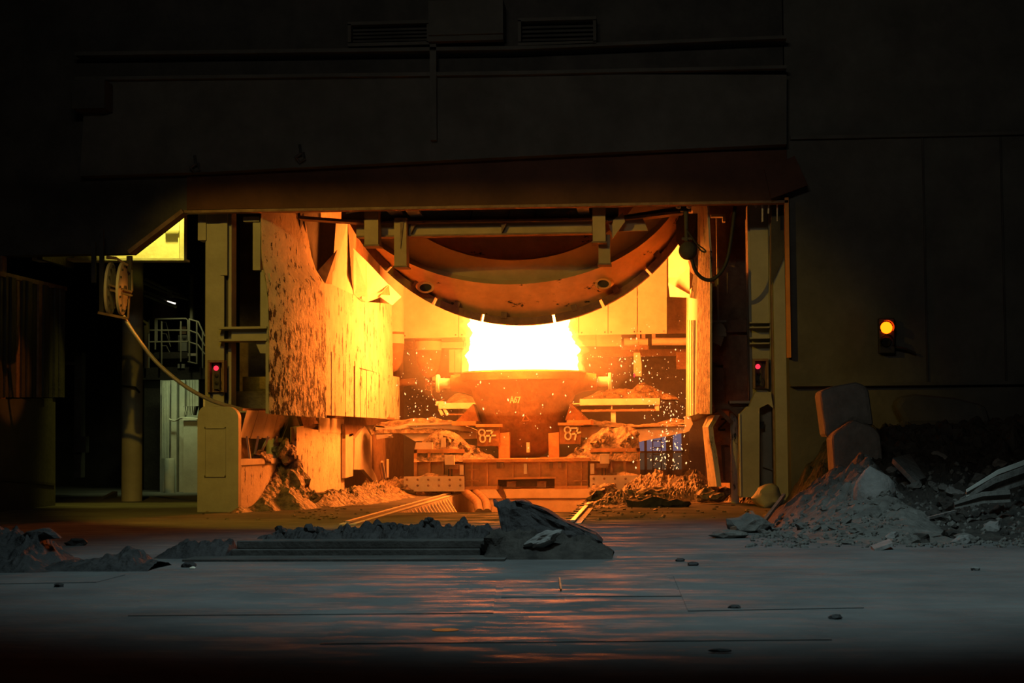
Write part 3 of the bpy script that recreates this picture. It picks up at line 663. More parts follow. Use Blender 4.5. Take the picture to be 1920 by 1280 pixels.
# wheels
for x in (-6.02, -1.56):
    for y in (50.9, 53.6):
        w = MB().lathe([(.1,-.09),(.40,-.09),(.40,.05),(.46,.05),(.46,.09),(.1,.09)], (x, y, .475), 'x', 28).build('wheel', M['rust'], t, smooth=True)
        MB().lathe([(.12,-.16),(.12,.16)], (x, y, .475), 'x', 14).build('axle_end', M['dark'], w, smooth=True)
# end boxes and bolted bumper plates
for L_ in (1, 0):
    f_ = (lambda x: x) if L_ else (lambda x: 1976-x); dy = 0 if L_ else -2
    def fb(m, a, b_, c, d, Y, dep):
        a, c = sorted((f_(a), f_(c))); return m.fbox(a, b_+dy, c, d+dy, Y, dep)
    fb(MB(),778,848,870,893,CY+.15,3.2).build('end_box', M['car'], t)
    m = MB()
    for q in ((776,842,870,849),(776,842,782,893),(802,848,807,893),(828,848,832,893)): fb(m,*q,CY,.2)
    m.build('box_frame', M['car'], t)
    if L_:
        MB().fpoly([(780,829),(811,829),(811,842),(777,842)],CY+.05,.1).build('box_shield', M['plate'], t)
        MB().fbox(827,820,835,838,CY-.1,.06).build('upright_tab', M['plate'], t)
    b0 = MB()
    fb(b0,757,893,870,921,CY-.35,.12); bp = b0.build('bumper_plate', M['plate'], t)
    for i in range(6):
        for j in range(2): 
            a = f_(763+i*20); c = P(a, 899+j*11+dy, CY-.37)
            MB().lathe([(.0,-.035),(.033,-.03),(.036,.02)], c, 'y', 8).build('bolt', M['rust'], bp)
    jb = MB(); fb(jb,834,853,851,871,CY-.32,.25); j = jb.build('junction_box', M['plate'], t)
    k2 = MB(); fb(k2,836,871,858,879,CY-.25,.2); k2.build('box_bracket', M['rust'], j)
    k3 = MB(); fb(k3,840,879,842,893,CY-.2,.06); fb(k3,846,879,848,893,CY-.2,.06); k3.build('conduit', M['rubber'], j)
    k4 = MB(); fb(k4,862,871,869,890,CY-.2,.15); k4.build('side_lug', M['plate'], t)
MB().fbox(1040,917,1050,922,CY-.3,.2).build('rail_guard', M['rust'], t) if False else None
# curved rail sweeps
MB().prism([P(926,912,CY+.4), P(941,912,CY+.4), P(949,931,CY+.4), P(946,940,CY+.4), P(940,932,CY+.4)], (0,.15,0)).build('rail_sweep', M['rust'], t)
# cradle legs and number plates
for a, b_ in (((934,812),(955,860)),((1028,812),(1048,859))):
    MB().fpoly([(a[0],a[1]),(b_[0],a[1]-2),(b_[0],b_[1]+2),(a[0]+1,b_[1]+2)],50.75,.3).build('cradle_leg', M['car'], t)
def strokes(name, pl, par, mt, Y, w=.05):
    m = MB()
    for line in pl:
        q = smooth_path([P(a, b, Y) for a, b in line], 5) if len(line) > 3 else [P(a,b,Y) for a, b in line]
        for a, b in zip(q, q[1:]):
            d = (b-a); m.bar(a-d*.15, b+d*.15, w, .012, up=(0,1,0))
    return m.build(name, M[mt], par)
def eight(cx, cy, w, h):
    L = []
    for k in range(25):
        u = 2*math.pi*k/24
        L.append((cx+w*math.sin(2*u)*.62*(1.06 if math.cos(u) < 0 else .95), cy-h*.5*math.cos(u)))
    return L
def oval(cx, cy, rx, ry): return [(cx+rx*math.sin(2*math.pi*k/14), cy-ry*math.cos(2*math.pi*k/14)) for k in range(15)]
for q, o8, sv in (((895,801,936,836),(904,823,),((913,817),(924,817),(920,826),(918,838))),((1049,798,1089,832),(1064,),((1072,803),(1083,803),(1078,815),(1076,823)))):
    pl = MB().fbox(*q,50.55,.2).build('number_plate', M['pot'], t)
    MB().fbox(q[0]-3,q[1]-6,q[2]+4,q[1]-1,50.5,.4).build('plate_bracket', M['car'], t)
    x0, y0 = q[0], q[1]
    if x0 < 950: ls = [oval(x0+8.5,y0+9.5,5.5,5.6), oval(x0+10,y0+21,5,6.5), [(x0+18,y0+6.5),(x0+28.5,y0+6)], [(x0+28.5,y0+6),(x0+25,y0+14),(x0+23.5,y0+26)], [(x0+18.5,y0+15.8),(x0+33,y0+15)]]
    else: ls = [oval(x0+15,y0+7.5,5.3,5.4), oval(x0+16,y0+19,5.2,6.3), [(x0+23,y0+4.5),(x0+35,y0+4)], [(x0+35,y0+4),(x0+31.5,y0+13),(x0+29,y0+25)], [(x0+25,y0+15.5),(x0+38,y0+12.5)]]
    strokes('painted_number', ls, pl, 'paint', 50.535, .048)
# the pot
pt = thing('slag_pot', (pc.x, YP, pz(860)), 'big conical slag pot full of blazing slag on the rail car', 'pot')
cx, cy = pc.x, YP
prof = [(.35,pz(858)),(30*s,pz(857)),(50*s,pz(842)),(66*s,pz(820)),(76*s,pz(800)),(83*s,pz(780)),(90*s,pz(758)),(98*s,pz(738)),(106*s,pz(722)),(110*s,pz(716)),(118*s,pz(714)),(118.5*s,pz(700)),(116*s,pz(697)),(108*s,pz(697)),(102*s,pz(712)),(85*s,pz(740)),(.3,pz(745))]
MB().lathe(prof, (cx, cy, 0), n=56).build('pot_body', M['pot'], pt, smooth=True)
zt = pz(717)
for sg in (-1, 1):
    b = MB()
    # boss swelling into the trunnion
    b.loft([[Vector((cx+sg*x, cy+hy*math.cos(a), zc_+hz*math.sin(a))) for a in [2*math.pi*k/20 for k in range(20)]]
            for x, hy, hz, zc_ in ((88*s,.75,.42,zt-.05),(112*s,.5,.30,zt),(127*s,.36,.27,zt),(137*s,.33,.25,zt))]); tb = b.build('trunnion_boss', M['pot'], pt, smooth=True)
    MB().lathe([(.16,sg*136*s),(.16,sg*160*s)], (cx, cy, zt), 'x', 20).build('trunnion_pin', M['plate'], pt, smooth=True)
    MB().lathe([(.26,sg*159*s),(.28,sg*160*s),(.28,sg*164*s),(.26,sg*165*s)], (cx, cy, zt), 'x', 24).build('trunnion_collar', M['plate'], pt, smooth=True)
    MB().prism([(cx+sg*90*s, cy-.9, pz(757)), (cx+sg*122*s, cy-.9, pz(789)), (cx+sg*80*s, cy-.9, pz(789))], (0,1.8,0)).build('support_wing', M['pot'], pt)
    MB().box(*sorted((cx+sg*84*s, cx+sg*128*s)), cy-1.2, cy+1.2, pz(797), pz(789)).build('support_foot', M['car'], pt)
strokes('painted_mark', [[(957,754),(960,744)],[(960,744),(963,754)],[(958,751),(962.5,751)], oval(966.5,751,1.9,2.9), [(967.5,744),(965,748),(964.6,751)], [(970,744.5),(975,744.5)],[(975,744.5),(971.5,754)]], pt, 'paint', cy-95*s-.02, .03)
strokes('cast_triangle', [[(985,777),(979,789)],[(985,777),(993,788)],[(979,789),(993,788)]], pt, 'pot', cy-84*s-.02, .03)
MB().fbox(987,829,993,848,cy-63*s-.1,.3).build('pot_lug', M['plate'], pt)
MB().lathe([(.02,pz(701)),(108*s,pz(701))], (cx, cy, 0), n=40, cap=False).build('molten_slag', emit('molten_slag_glow', (1,.3,.05), 60), pt)
# chutes either side
def chute(pix, Y, dep, lab, lip=None):
    t = thing('slag_chute', P(*pix[0], Y), lab, 'chute')
    MB().fpoly(pix, Y, .1).build('side_plate', M['plate'], t)
    MB().fpoly(pix, Y+dep, .1).build('side_plate', M['plate'], t)
    top = pix[:len(pix)//2+0]
    return t
tl = chute([(704,797),(738,800),(765,794),(850,791),(893,806),(893,822),(778,827),(760,816),(738,808),(737,820),(704,822)], 53.6, 1.4, 'left slag chute leading from the shield wall to the car')
m = MB().prism([P(704,797,53.6), P(738,801,53.6), P(765,795,53.6), P(850,792,53.6), P(893,808,53.6)][0:2]+[P(738,804,53.6), P(704,800,53.6)], (0,1.4,0))
m.build('floor_plate', M['plate'], tl)
MB().fpoly([(765,795),(850,792),(893,808),(893,811),(850,795),(765,798)],53.5,1.6).build('top_rim', M['plate'], tl)
MB().bar(P(706,817,53.5), P(735,815,53.5), .07).bar(P(706,822,53.5), P(728,817,53.5), .07).build('ragged_edge', M['plate'], tl)
tr = chute([(1080,792),(1190,800),(1284,792),(1291,800),(1283,811),(1204,827),(1185,832),(1080,818)], 53.6, 1.4, 'right slag chute rising from the car to the crusted wall')
MB().prism([P(1080,794,53.6), P(1190,802,53.6), P(1284,794,53.6), P(1284,797,53.6), P(1190,805,53.6), P(1080,797,53.6)], (0,1.4,0)).build('floor_plate', M['plate'], tr)
MB().fpoly([(1284,780),(1297,782),(1299,795),(1292,808),(1282,812),(1284,800)],53.3,.5).build('end_lip', M['plate'], tr)
profile_heap('slag_heap', [(704,797),(715,791),(740,789),(770,784),(800,783),(812,781),(830,786),(850,790),(875,800),(893,808)], 54.2, .75, 'slag', 'slag crust lying along the left chute', seed=5, rough=.10)
profile_heap('slag_heap', [(1078,795),(1110,788),(1150,792),(1190,797),(1225,792),(1260,786),(1284,789)], 54.2, .75, 'slag', 'slag crust lying along the right chute', seed=6, rough=.10)
profile_heap('slag_heap', [(782,845),(793,826),(812,812),(828,806),(842,808),(862,818),(885,832),(905,846),(934,861)], 50.85, .75, 'slag', 'slag heaped on the left wing of the transfer car', seed=7, rough=.16, n=70, ny=14)
profile_heap('slag_heap', [(1052,861),(1075,846),(1090,832),(1108,820),(1120,807),(1140,800),(1165,797),(1190,803),(1198,812),(1199,838)], 50.85, .75, 'slag', 'slag heaped on the right wing of the transfer car', seed=8, rough=.18, n=70, ny=14)
for x, y, r, sd in ((842,822,.16,1),(870,838,.17,2),(893,848,.14,3),(1118,829,.17,5),(1135,822,.2,6),(1172,832,.2,7),(1088,846,.16,8),(1185,820,.22,9)):
    m = MB(); rock_mesh(m, P(x, y+1, 50.45), r, sd, 2, .5); m.build('slag_lump', M['slag'], label='rough slag lump sticking out of the heaps on the car wings', cat='slag', group='slag lumps on the car wings')
# dust and crumbs lying on the bumper plates
profile_heap('slag_crumbs', [(785,893),(800,886),(820,888),(845,892)], 50.05, .2, 'slag', 'crumbs of slag lying on the left bumper plate', seed=9, rough=.05, n=30, ny=4)
profile_heap('slag_crumbs', [(1130,891),(1150,886),(1170,884),(1195,889)], 50.05, .2, 'slag', 'crumbs of slag lying on the right bumper plate', seed=10, rough=.05, n=30, ny=4)
# trailing hoses in the pit
for off, lab in ((0,'brown hose curving down from the car into the pit, outer one'),(18,'brown hose curving down from the car into the pit, inner one')):
    pts = [P(872+off,922,50.3), P(884+off,931,49.2), P(894+off*.9,941,47.5), P(897+off*.9,950,45.5), P(899+off*.8,962,42.8)]
    pts = [Vector((p.x, p.y, max(p.z, -TD+.12))) for p in pts]
    MB().tube(smooth_path(pts), .12, 10).build('hose', M['rust'], smooth=True, label=lab, cat='hose', group='hoses below the car')

# ================================================================ FLAME AND SPARKS
def flame_mesh(seed, rs, amp, z0, z1, n=96, nz=40):
    rings = []
    for j in range(nz+1):
        v = j/nz; z = z0+(z1-z0)*v
        r = rs[0]+(rs[1]-rs[0])*min(1, v*2.2) if v < .45 else rs[1]+(rs[2]-rs[1])*(v-.45)/.55
        ring = []
        for k in range(n):
            a = 2*math.pi*k/n; q = Vector((math.cos(a)*1.6, math.sin(a)*1.6, z*1.1+seed))
            d = (noise.noise(q*1.4)*.6+noise.noise(q*3.2)*.45+noise.noise(q*7)*.3)*amp*min(1, v*5)
            g = max(0, min(1, (z-4.0)/.7)); sy = 1+.75*g*g*(3-2*g)          # above the rim the flame bulges towards the hall
            ring.append(Vector((cx+(r+d)*math.cos(a), cy-.85*(sy-1)/.75+(r+d)*math.sin(a)*sy, z)))
        rings.append(ring)
    return MB().loft(rings)
fl = thing('flame', (cx, cy, pz(699)), 'blinding white flame column between slag pot and vessel rim', 'flame')
M['flame'] = emit('flame_core', (1, .19, .02), FLAME)
flame_mesh(1, (1.70, 1.46, 1.36), .42, pz(699), 6.4).build('flame_core', M['flame'], fl, smooth=True)
gm = bpy.data.materials.new('flame_mantle'); gm.use_nodes = True; n = gm.node_tree.nodes; n.clear()
e = n.new('ShaderNodeEmission'); e.inputs[0].default_value = (1, .42, .06, 1); e.inputs[1].default_value = 1.3
o = n.new('ShaderNodeOutputMaterial'); gm.node_tree.links.new(e.outputs[0], o.inputs['Volume'])
flame_mesh(1, (1.92, 1.66, 1.52), .62, pz(699), 6.2).build('flame_mantle', gm, fl, smooth=True)
rnd = random.Random(4); m = MB()
for k in range(480):
    if k < 200: p = P(rnd.gauss(1258, 30), rnd.uniform(735, 880), rnd.uniform(46, 54))
    elif k < 330: p = P(rnd.gauss(1190, 50), rnd.gauss(690, 40), rnd.uniform(48, 56))
    elif k < 430: p = P(rnd.gauss(790, 26), rnd.uniform(650, 800), rnd.uniform(49, 56))
    else: p = P(rnd.uniform(880,1110), rnd.uniform(700,860), 49.2)
    if not -8.2 < p.x < 1.12: continue
    r = rnd.choice((.008,.010,.012,.02))*rnd.uniform(.8,1.3)
    d = Vector((rnd.uniform(-.5,.5), 0, -1))*r*rnd.uniform(1,2.2)
    m.add([p-d, p+d, p+Vector((r,0,0)), p-Vector((r,0,0)), p+Vector((0,r,0)), p-Vector((0,r,0))], [(0,2,4),(0,4,3),(0,3,5),(0,5,2),(1,4,2),(1,3,4),(1,5,3),(1,2,5)])
m.build('sparks', emit('spark', (1,.55,.22), 2.2), kind='stuff', label='fine bright sparks drifting around the slag pot', cat='sparks')

# ================================================================ SLAG FIELD AROUND THE TRACK
def field(name, poly, hfun, nx, ny, mt, lab, cat='slag', kind='stuff', amp=.16, fr=2.2, seed=1):
    """heightfield over the floor outline poly (world xy), fading to the floor at its edge"""
    xs = [p[0] for p in poly]; ys = [p[1] for p in poly]
    def inside(x, y):
        d = 1e9; c = False; n = len(poly)
        for i in range(n):
            (x0, y0), (x1, y1) = poly[i], poly[(i+1) % n]
            if (y0 > y) != (y1 > y) and x < (x1-x0)*(y-y0)/(y1-y0)+x0: c = not c
            dx, dy = x1-x0, y1-y0; u = max(0, min(1, ((x-x0)*dx+(y-y0)*dy)/(dx*dx+dy*dy+1e-9)))
            d = min(d, math.hypot(x-x0-u*dx, y-y0-u*dy))
        return d if c else -d
    def h(x, y):
        d = inside(x, y)+.25*noise.noise(Vector((x*1.5, y*1.5, seed)))
        if d <= 0: return -.03
        k = min(1, d/.7)
        a = abs(noise.noise(Vector((x*fr, y*fr, seed))))*.9+abs(noise.noise(Vector((x*fr*2.3, y*fr*2.3, seed+4))))*.6+abs(noise.noise(Vector((x*fr*5, y*fr*5, seed))))*.45+noise.noise(Vector((x*fr*11, y*fr*11, seed)))*.2
        return max(-.03, k*(hfun(x, y)+amp*a))
    m = MB(); heap_mesh(m, min(xs), max(xs), min(ys), max(ys), h, nx, ny)
    return m.build(name, M[mt], label=lab, cat=cat, kind=kind)
def FX(px, py): p = PZ(px, py); return (p.x, p.y)
field('slag_field', [FX(430,962),FX(560,955),FX(700,945),FX(800,928),(-6.3,52),(-6.3,56),(-8.6,56),(-8.6,42),(-9.5,41.5)], lambda x, y: .16+.45*max(0, 1-abs(x+8.8)/1.3)+.25*max(0, 1-abs(x+8.7)/.6)*max(0,1-abs(y-43)/2.5), 150, 200, 'slag', 'broken slag crust spread between left walls and track', seed=3, amp=.22)
field('slag_field', [FX(1080,955),FX(1250,948),FX(1350,942),FX(1455,944),FX(1455,925),(2.0,45),(1.9,56),(-1.2,56),(-1.25,48)], lambda x, y: .13+.5*max(0,1-abs(x-.1)/1.0)*max(0,1-abs(y-48.5)/3)+.45*max(0,1-abs(x-1.2)/.8)*max(0,1-abs(y-47)/3), 150, 200, 'slag', 'broken slag crust heaped between track and right pedestal', seed=8, amp=.24)
rr = random.Random(11)
for (x0, y0, x1, y1, n, lab, g) in ((455,910,790,952,48,'knobbly slag lump lying in the left slag field','slag lumps of the left field'),(1115,900,1400,950,44,'knobbly slag lump lying in the right slag field','slag lumps of the right field')):
    for k in range(n):
        px, py = rr.uniform(x0,x1), rr.uniform(y0,y1); p = PZ(px, py)
        if x0 < 600 and px > 455+ (955-py)*7.5+120: continue
        if p.x < -9.2 or p.x > 1.8: continue
        m = MB(); r = rr.uniform(.1,.26); rock_mesh(m, (p.x, p.y, .16+r*.2), r, k+x0*.01, 2, .55, (1.25,1,.7), rr.uniform(-.5,.5)); m.build('slag_lump', M['slag'], label=lab, cat='slag', group=g)
for px, py, r, sd, lab in ((1303,895,.34,1,'dark round slag lump high on the right slag heap'),(1286,921,.42,2,'dark blocky slag lump at the middle of the right field'),(1333,917,.26,3,'dark slag lump beside the leaning post foot'),(1215,944,.36,4,'long dark slag slab at the front of the right field'),(1262,945,.28,5,'dark slag slab beside the long one in front')):
    p = PZ(px, min(py+14, 950)); m = MB(); c = P(px, py, p.y); rock_mesh(m, c, r, sd+20, 2, .4, (1.6 if sd > 3 else 1, 1, .5 if sd > 3 else .9)); m.build('slag_lump', M['darkslag'], label=lab, cat='slag')
# slag banked against the splashed wall
p0 = PX(500, 900, XA)
m = MB(); 
def hb(x, y):
    k = max(0, 1-abs(y-44.6)/(3.4 if y < 44.6 else 1.6))**1.4; d = x-XA
    return -.03+max(0, (1.15*k+.1)*(1-d/1.1))+.3*k*abs(fbm((x*4, y*4, 2)))
heap_mesh(m, XA+.01, XA+1.3, 40.9, 46.2, hb, 60, 120, -.03); m.build('slag_bank', M['slag'], label='slag frozen in a steep bank against the splashed wall', cat='slag')
m = MB(); rock_mesh(m, PX(535,846,XA+.2), .34, 5, 3, .5, (.8,1.2,.9)); m.build('slag_lump', M['slag'], label='streaked slag lump hanging on the wall coping by the round post', cat='slag')
m = MB(); rock_mesh(m, PX(488,857,XA-.1), .3, 6, 3, .4, (.8,2.2,.5)); m.build('slag_lump', M['slag'], label='flat slag cake on the coping under the awning', cat='slag')
m = MB(); rock_mesh(m, PX(551,898,XA+.4), .42, 7, 3, .5, (.8,1.2,1.1)); m.build('slag_lump', M['slag'], label='slag clump jammed between splashed wall and square block', cat='slag')
# floor crumbs in front of the bay
m = MB()
for k in range(170):
    px = rr.choice((rr.uniform(380,700), rr.uniform(1120,1440), rr.uniform(560,640), rr.uniform(1080,1260))); p = PZ(px, rr.uniform(945,975))
    rock_mesh(m, (p.x, p.y, .01), rr.uniform(.015,.05), k, 1, .4, (1.2,1,.6))
m.build('slag_grit', M['slag'], kind='stuff', label='loose slag grit scattered on the floor before the track', cat='grit')

# ================================================================ LEFT PASSAGE
t = thing('corrugated_screen', PX(60, 745, -15.7), 'dark screen of hanging vertical strips at the far left', 'screen')
for k in range(12):
    a = 2+k*10.2; y0 = 514+a*.24
    p = PX(a, y0, -15.7+.06*(k % 3)); q = PX(a+8.5, y0+2, -15.7+.06*(k % 3))
    zb = PX(a, 745, -15.7).z
    MB().prism([p, q, Vector((q.x, q.y, zb)), Vector((p.x, p.y, zb))], (-.05, 0, 0)).build('strip', M['rust'] if k in (3,7) else M['dark'], t)
MB().prism([PX(0,508,-15.65), PX(126,538,-15.65), PX(126,545,-15.65), PX(0,517,-15.65)], (-.2,0,0)).build('top_rail', M['rust'], t)
t = thing('dark_wall', PX(60, 975, -15.7), 'low dark concrete wall under the strip screen at far left', 'wall')
MB().prism([PX(-30,748,-15.7), PX(104,746,-15.7), PX(104,968,-15.7), PX(-30,990,-15.7)], (-.5,0,0)).build('wall_body', M['soot'], t)
for y in (905,): MB().prism([PX(0,895,-15.66), PX(104,906,-15.66), PX(104,910,-15.66), PX(0,900,-15.66)], (-.06,0,0)).build('ledge', M['dark'], t)
MB().fbox(-2,470,2,985,41.02,.3).build('edge_strip', M['rust'], label='thin rusty upright at the extreme left edge of the opening', cat='post')
t = thing('thin_pillar', P(148, 930, 52), 'narrow dark stepped pillar standing in the left gloom', 'pillar')
MB().fbox(139,660,152,895,52,.4).build('shaft', M['soot'], t); MB().fbox(142,818,161,848,51.8,.3).build('block', M['soot'], t); MB().fbox(100,678,152,684,51.9,.3).build('crossbar', M['soot'], t)
MB().bar(P(178,945,48), P(216,925,50), .14).build('timber', M['soot'], label='old beam lying on the floor by the round pillar', cat='beam')
c = P(247, 945, 47); zt = P(247,478,47).z
t = thing('round_pillar', (c.x, c.y, 0), 'thick round pillar in the dim left passage', 'pillar')
MB().lathe([(.29,0),(.29,zt)], (c.x, c.y, 0), n=28).build('shaft', M['olive'], t, smooth=True)
MB().tube([P(226,723,46.6), P(254,726,46.6), P(262,736,46.6)], .03, 6).build('pipe', M['rubber'], t)
t = thing('pipe_bundle', P(270, 690, 49), 'vertical pipes with an elbow between round pillar and platform', 'pipes')
for pts, r in (([P(262,480,49),P(264,560,49),P(266,600,49),P(276,606,49),P(278,625,49)],.05),([P(274,610,49),P(274,690,49)],.07),([P(264,600,49.2),P(264,720,49.2)],.04)):
    MB().tube(pts, r, 10).build('pipe', M['olive'], t, smooth=True)
MB().fbox(255,487,261,580,49.2,.2).build('upright', M['olive'], t)
# railed platform
YQ = 57.0; t = thing('railed_platform', P(330, 690, YQ), 'small steel platform with tube railings in the left passage', 'platform')
def rail(pix, Y, r=.028, name='railing'): MB().tube([P(a,b,Y) for a, b in pix], r, 8).build(name, M['olive'], t, smooth=True)
rail([(291,598),(349,597),(352,600),(353,640)],YQ); rail([(279,619),(352,619)],YQ); rail([(279,641),(352,640)],YQ)
for x, y0, y1 in ((291,598,655),(294,599,642),(303,602,690),(339,602,678),(279,600,690)): rail([(x,y0),(x,y1)],YQ, name='stanchion')
rail([(303,604),(311,604),(316,622),(318,640)],YQ+1.4,.02); rail([(303,625),(312,626),(320,650)],YQ+1.4,.02); rail([(303,648),(312,648),(318,660)],YQ+1.4,.02)
rail([(354,598),(372,603),(384,630)],YQ-.3); rail([(354,619),(371,625),(384,648)],YQ-.3); rail([(354,641),(371,646),(384,664)],YQ-.3); rail([(352,678),(370,682)],YQ-.3)
for x, y0, y1 in ((355,598,678),(369,602,682),(380,622,690)): rail([(x,y0),(x,y1)],YQ-.3, name='stanchion')
MB().fbox(280,660,352,672,YQ+.1,.2).build('toe_board', M['dark'], t)
MB().fbox(268,688,388,711,YQ+.2,2.4).build('platform_floor', M['dark'], t)
MB().fbox(352,662,368,667,YQ-.2,.2).build('step', M['plate'], t)
MB().fbox(356,515,361,598,YQ+.5,.2).build('tall_upright', M['olive'], t)
t = thing('platform_cabinet', P(346, 658, 58), 'pale lit cabinet standing on the railed platform', 'cabinet')
MB().fbox(334,628,350,658,58.3,.6).build('body', M['cabinet'], t); MB().fbox(336,612,349,626,58.4,.5).build('top_box', M['rust'], t); MB().fbox(343,634,348,637,58.25,.05).build('handle', M['dark'], t)
MB().fbox(333,682,346,690,57.15,.1).build('pale_step', M['cabinet'], label='pale plate hung under the railed platform', cat='plate')
c = P(308, 598, 60); t = thing('storage_drum', c, 'big brown drum behind the platform railing', 'drum')
MB().lathe([(.5,c.z),(.5,c.z+1.1),(.47,c.z+1.15)], (c.x, c.y, 0), n=24).build('drum_body', M['rust'], t, smooth=True)
t = thing('fluorescent_lamp', P(322, 568, 58), 'short glowing fluorescent tube above the drum', 'lamp')
MB().bar(P(314,565,58), P(329,569,58), .055).build('tube', emit('tube_glow', (1,.93,.78), 1.5), t); MB().bar(P(306,562,58.05), P(314,565,58.05), .08).build('fitting', M['plate'], t)
t = thing('overhead_pipes', P(300, 545, 56), 'sloping overhead pipes in the dim left passage', 'pipes')
for a, b_ in (((268,530),(318,550)),((268,545),(314,560)),((270,552),(330,575)),((320,552),(352,560)),((270,522),(345,556))): MB().tube([P(*a,56), P(*b_,57)], .06, 8).build('pipe', M['olive'], t, smooth=True)
MB().fbox(314,546,321,556,55.9,.3).build('clamp', M['plate'], t)
# lit wall under the platform
t = thing('passage_partition', P(340, 930, 54.8), 'pale grey partition lit under the railed platform', 'wall')
MB().fbox(300,712,372,931,55.3,.1).build('back_plate', M['cabinet'], t)
MB().fbox(321,712,331,931,54.9,.3).build('upright', M['cabinet'], t); MB().fbox(336,712,346,931,55.0,.2).build('upright', M['cabinet'], t)
for x in (354,359,364): MB().fbox(x,712,x+1.2,775,55.25,.08).build('corrugation', M['cabinet'], t)
t = thing('passage_cabinet', P(357, 925, 54.5), 'tall grey cabinet half hidden by the brown pedestal', 'cabinet')
MB().fbox(344,788,373,928,54.3,.6).build('body', M['cabinet'], t); MB().fbox(342,784,373,788,54.2,.7).build('top', M['cabinet'], t)
t = thing('wire_basket', P(356, 778, 54.5), 'dark slatted basket on the shelf above the cabinet', 'basket')
MB().fpoly([(344,761),(368,761),(364,778),(349,778)],54.6,.3).build('basket_body', M['rubber'], t)
for k in range(6): MB().bar(P(345.5+k*3.6,761,54.55), P(349+k*2.4,778,54.55), .02).build('slat', M['cabinet'], t)
MB().tube(smooth_path([P(313,781,54.7),P(320,787,54.6),P(330,788,54.6),P(342,783,54.4),P(372,785,54.2)]), .03, 8).build('water_pipe', M['cabinet'], smooth=True, label='pale pipe running along the partition to the cabinet', cat='pipe')
t = thing('cable_riser', P(312, 858, 54.5), 'bundle of pale vertical conduits rising from a drum base', 'pipes')
for k in range(5): MB().tube([P(305.5+k*2.9,714,54.6), P(304+k*2.9,859,54.6)], .022, 6).build('conduit', M['cabinet'], t, smooth=True)
c = P(318, 930, 54.3); MB().lathe([(.17,0),(.17,P(318,862,54.3).z),(.14,P(318,859,54.3).z)], (c.x, c.y, 0), n=20).build('base_drum', M['cabinet'], t, smooth=True)
MB().fbox(270,709,306,938,57.4,.3).build('dark_locker', M['dark'], label='dark locker left of the pale conduits', cat='locker')
MB().fbox(381,742,386,762,41.72,.03).build('notice', M['redlamp'] if False else M['paint'], label='small pale notice beside the left signal column', cat='sign')
t = thing('gable_girder', P(300, 487, 43), 'bright yellow lit girder end under the sloping wall edge', 'girder')
MB().fpoly([(60,486),(343,486),(343,386),(60,386)],43.8,.06).build('web_plate', M['plate'], t)
MB().fpoly([(60,484),(345,484),(345,488),(60,488)],43.3,.55).build('bottom_flange', M['plate'], t)
MB().fbox(334,390,336,484,43.7,.1).fbox(337,386,345,488,43.5,.3).build('end_plate', M['plate'], t)
MB().fbox(306,432,335,436,43.6,.15).build('stiffener', M['olive'], t)
MB().fbox(70,430,80,486,41.5,2.3).build('wall_bracket', M['dark'], t)
# cable sheaves on the wall edge with the taut hose
t = thing('cable_sheave_bracket', P(218, 590, 40), 'steel frame holding the two orange lit cable sheaves', 'frame')
MB().bar(P(176,455,40.1), P(176,530,40.1), .1).bar(P(191,430,40.2), P(191,585,40.2), .1).bar(P(243,480,40.3), P(243,545,40.3), .12).build('hanger', M['dark'], t)
MB().bar(P(243,482,40.3), P(245,545,40.3), .1).build('olive_upright', M['olive'], t)
MB().bar(P(196,531,39.45), P(248,547,39.45), .04).bar(P(196,541,39.45), P(248,554,39.45), .04).bar(P(197,536,39.6), P(246,551,39.6), .14,.03,up=(0,1,0)).build('cross_bar', M['rust'], t)
MB().bar(P(184,586,39.6), P(240,597,39.6), .06).bar(P(243,548,39.6), P(240,597,39.6), .035).bar(P(200,482,39.7), P(218,484,39.7), .07).bar(P(218,484,39.7), P(240,497,39.7), .05).build('guard_bar', M['rust'], t)
for x, lab in ((207,'bolted cable sheave disc, the one on the wall side'),(229,'bolted cable sheave disc, the one nearer the flame')):
    c = P(x, 541, 39.8); d = thing('cable_sheave', c, lab, 'sheave', 'pair of cable sheaves'); r = .63
    m = MB().lathe([(.02,.05),(r*.8,.05),(r,.03),(r,-.03),(r*.8,-.05),(.02,-.05)], (0,0,0), 'x', 40)
    q = Matrix.Rotation(math.radians(6.5), 3, 'Z'); q = Matrix.Rotation(math.radians(2), 3, 'Y') @ q
    m.v = [c+q@v for v in m.v]; m.build('disc', M['plate'], d, smooth=True)
    for k in range(14):
        a = 2*math.pi*k/14; v = c+q@Vector((.055, r*.86*math.cos(a), r*.86*math.sin(a)))
        MB().box(v.x-.01, v.x+.02, v.y-.025, v.y+.025, v.z-.025, v.z+.025).build('bolt', M['dark'], d)
    MB().lathe([(.07,-.1),(.07,.1)], c, 'x', 12).build('hub', M['dark'], d, smooth=True)
MB().tube(smooth_path([P(231,592,39.7), P(256,631,39.8), P(290,675,40), P(325,707,40.2), P(360,732,40.4), P(400,752,40.7), P(440,764,41.1), P(466,770,41.5)]), .05, 10).build('hose', M['bright'], smooth=True, label='orange lit hose sagging from the sheaves to the awning', cat='hose')
MB().fbox(428,768,470,773,41.2,.2).build('hose_support', M['olive'], label='short olive bar carrying the end of the orange hose', cat='bar')
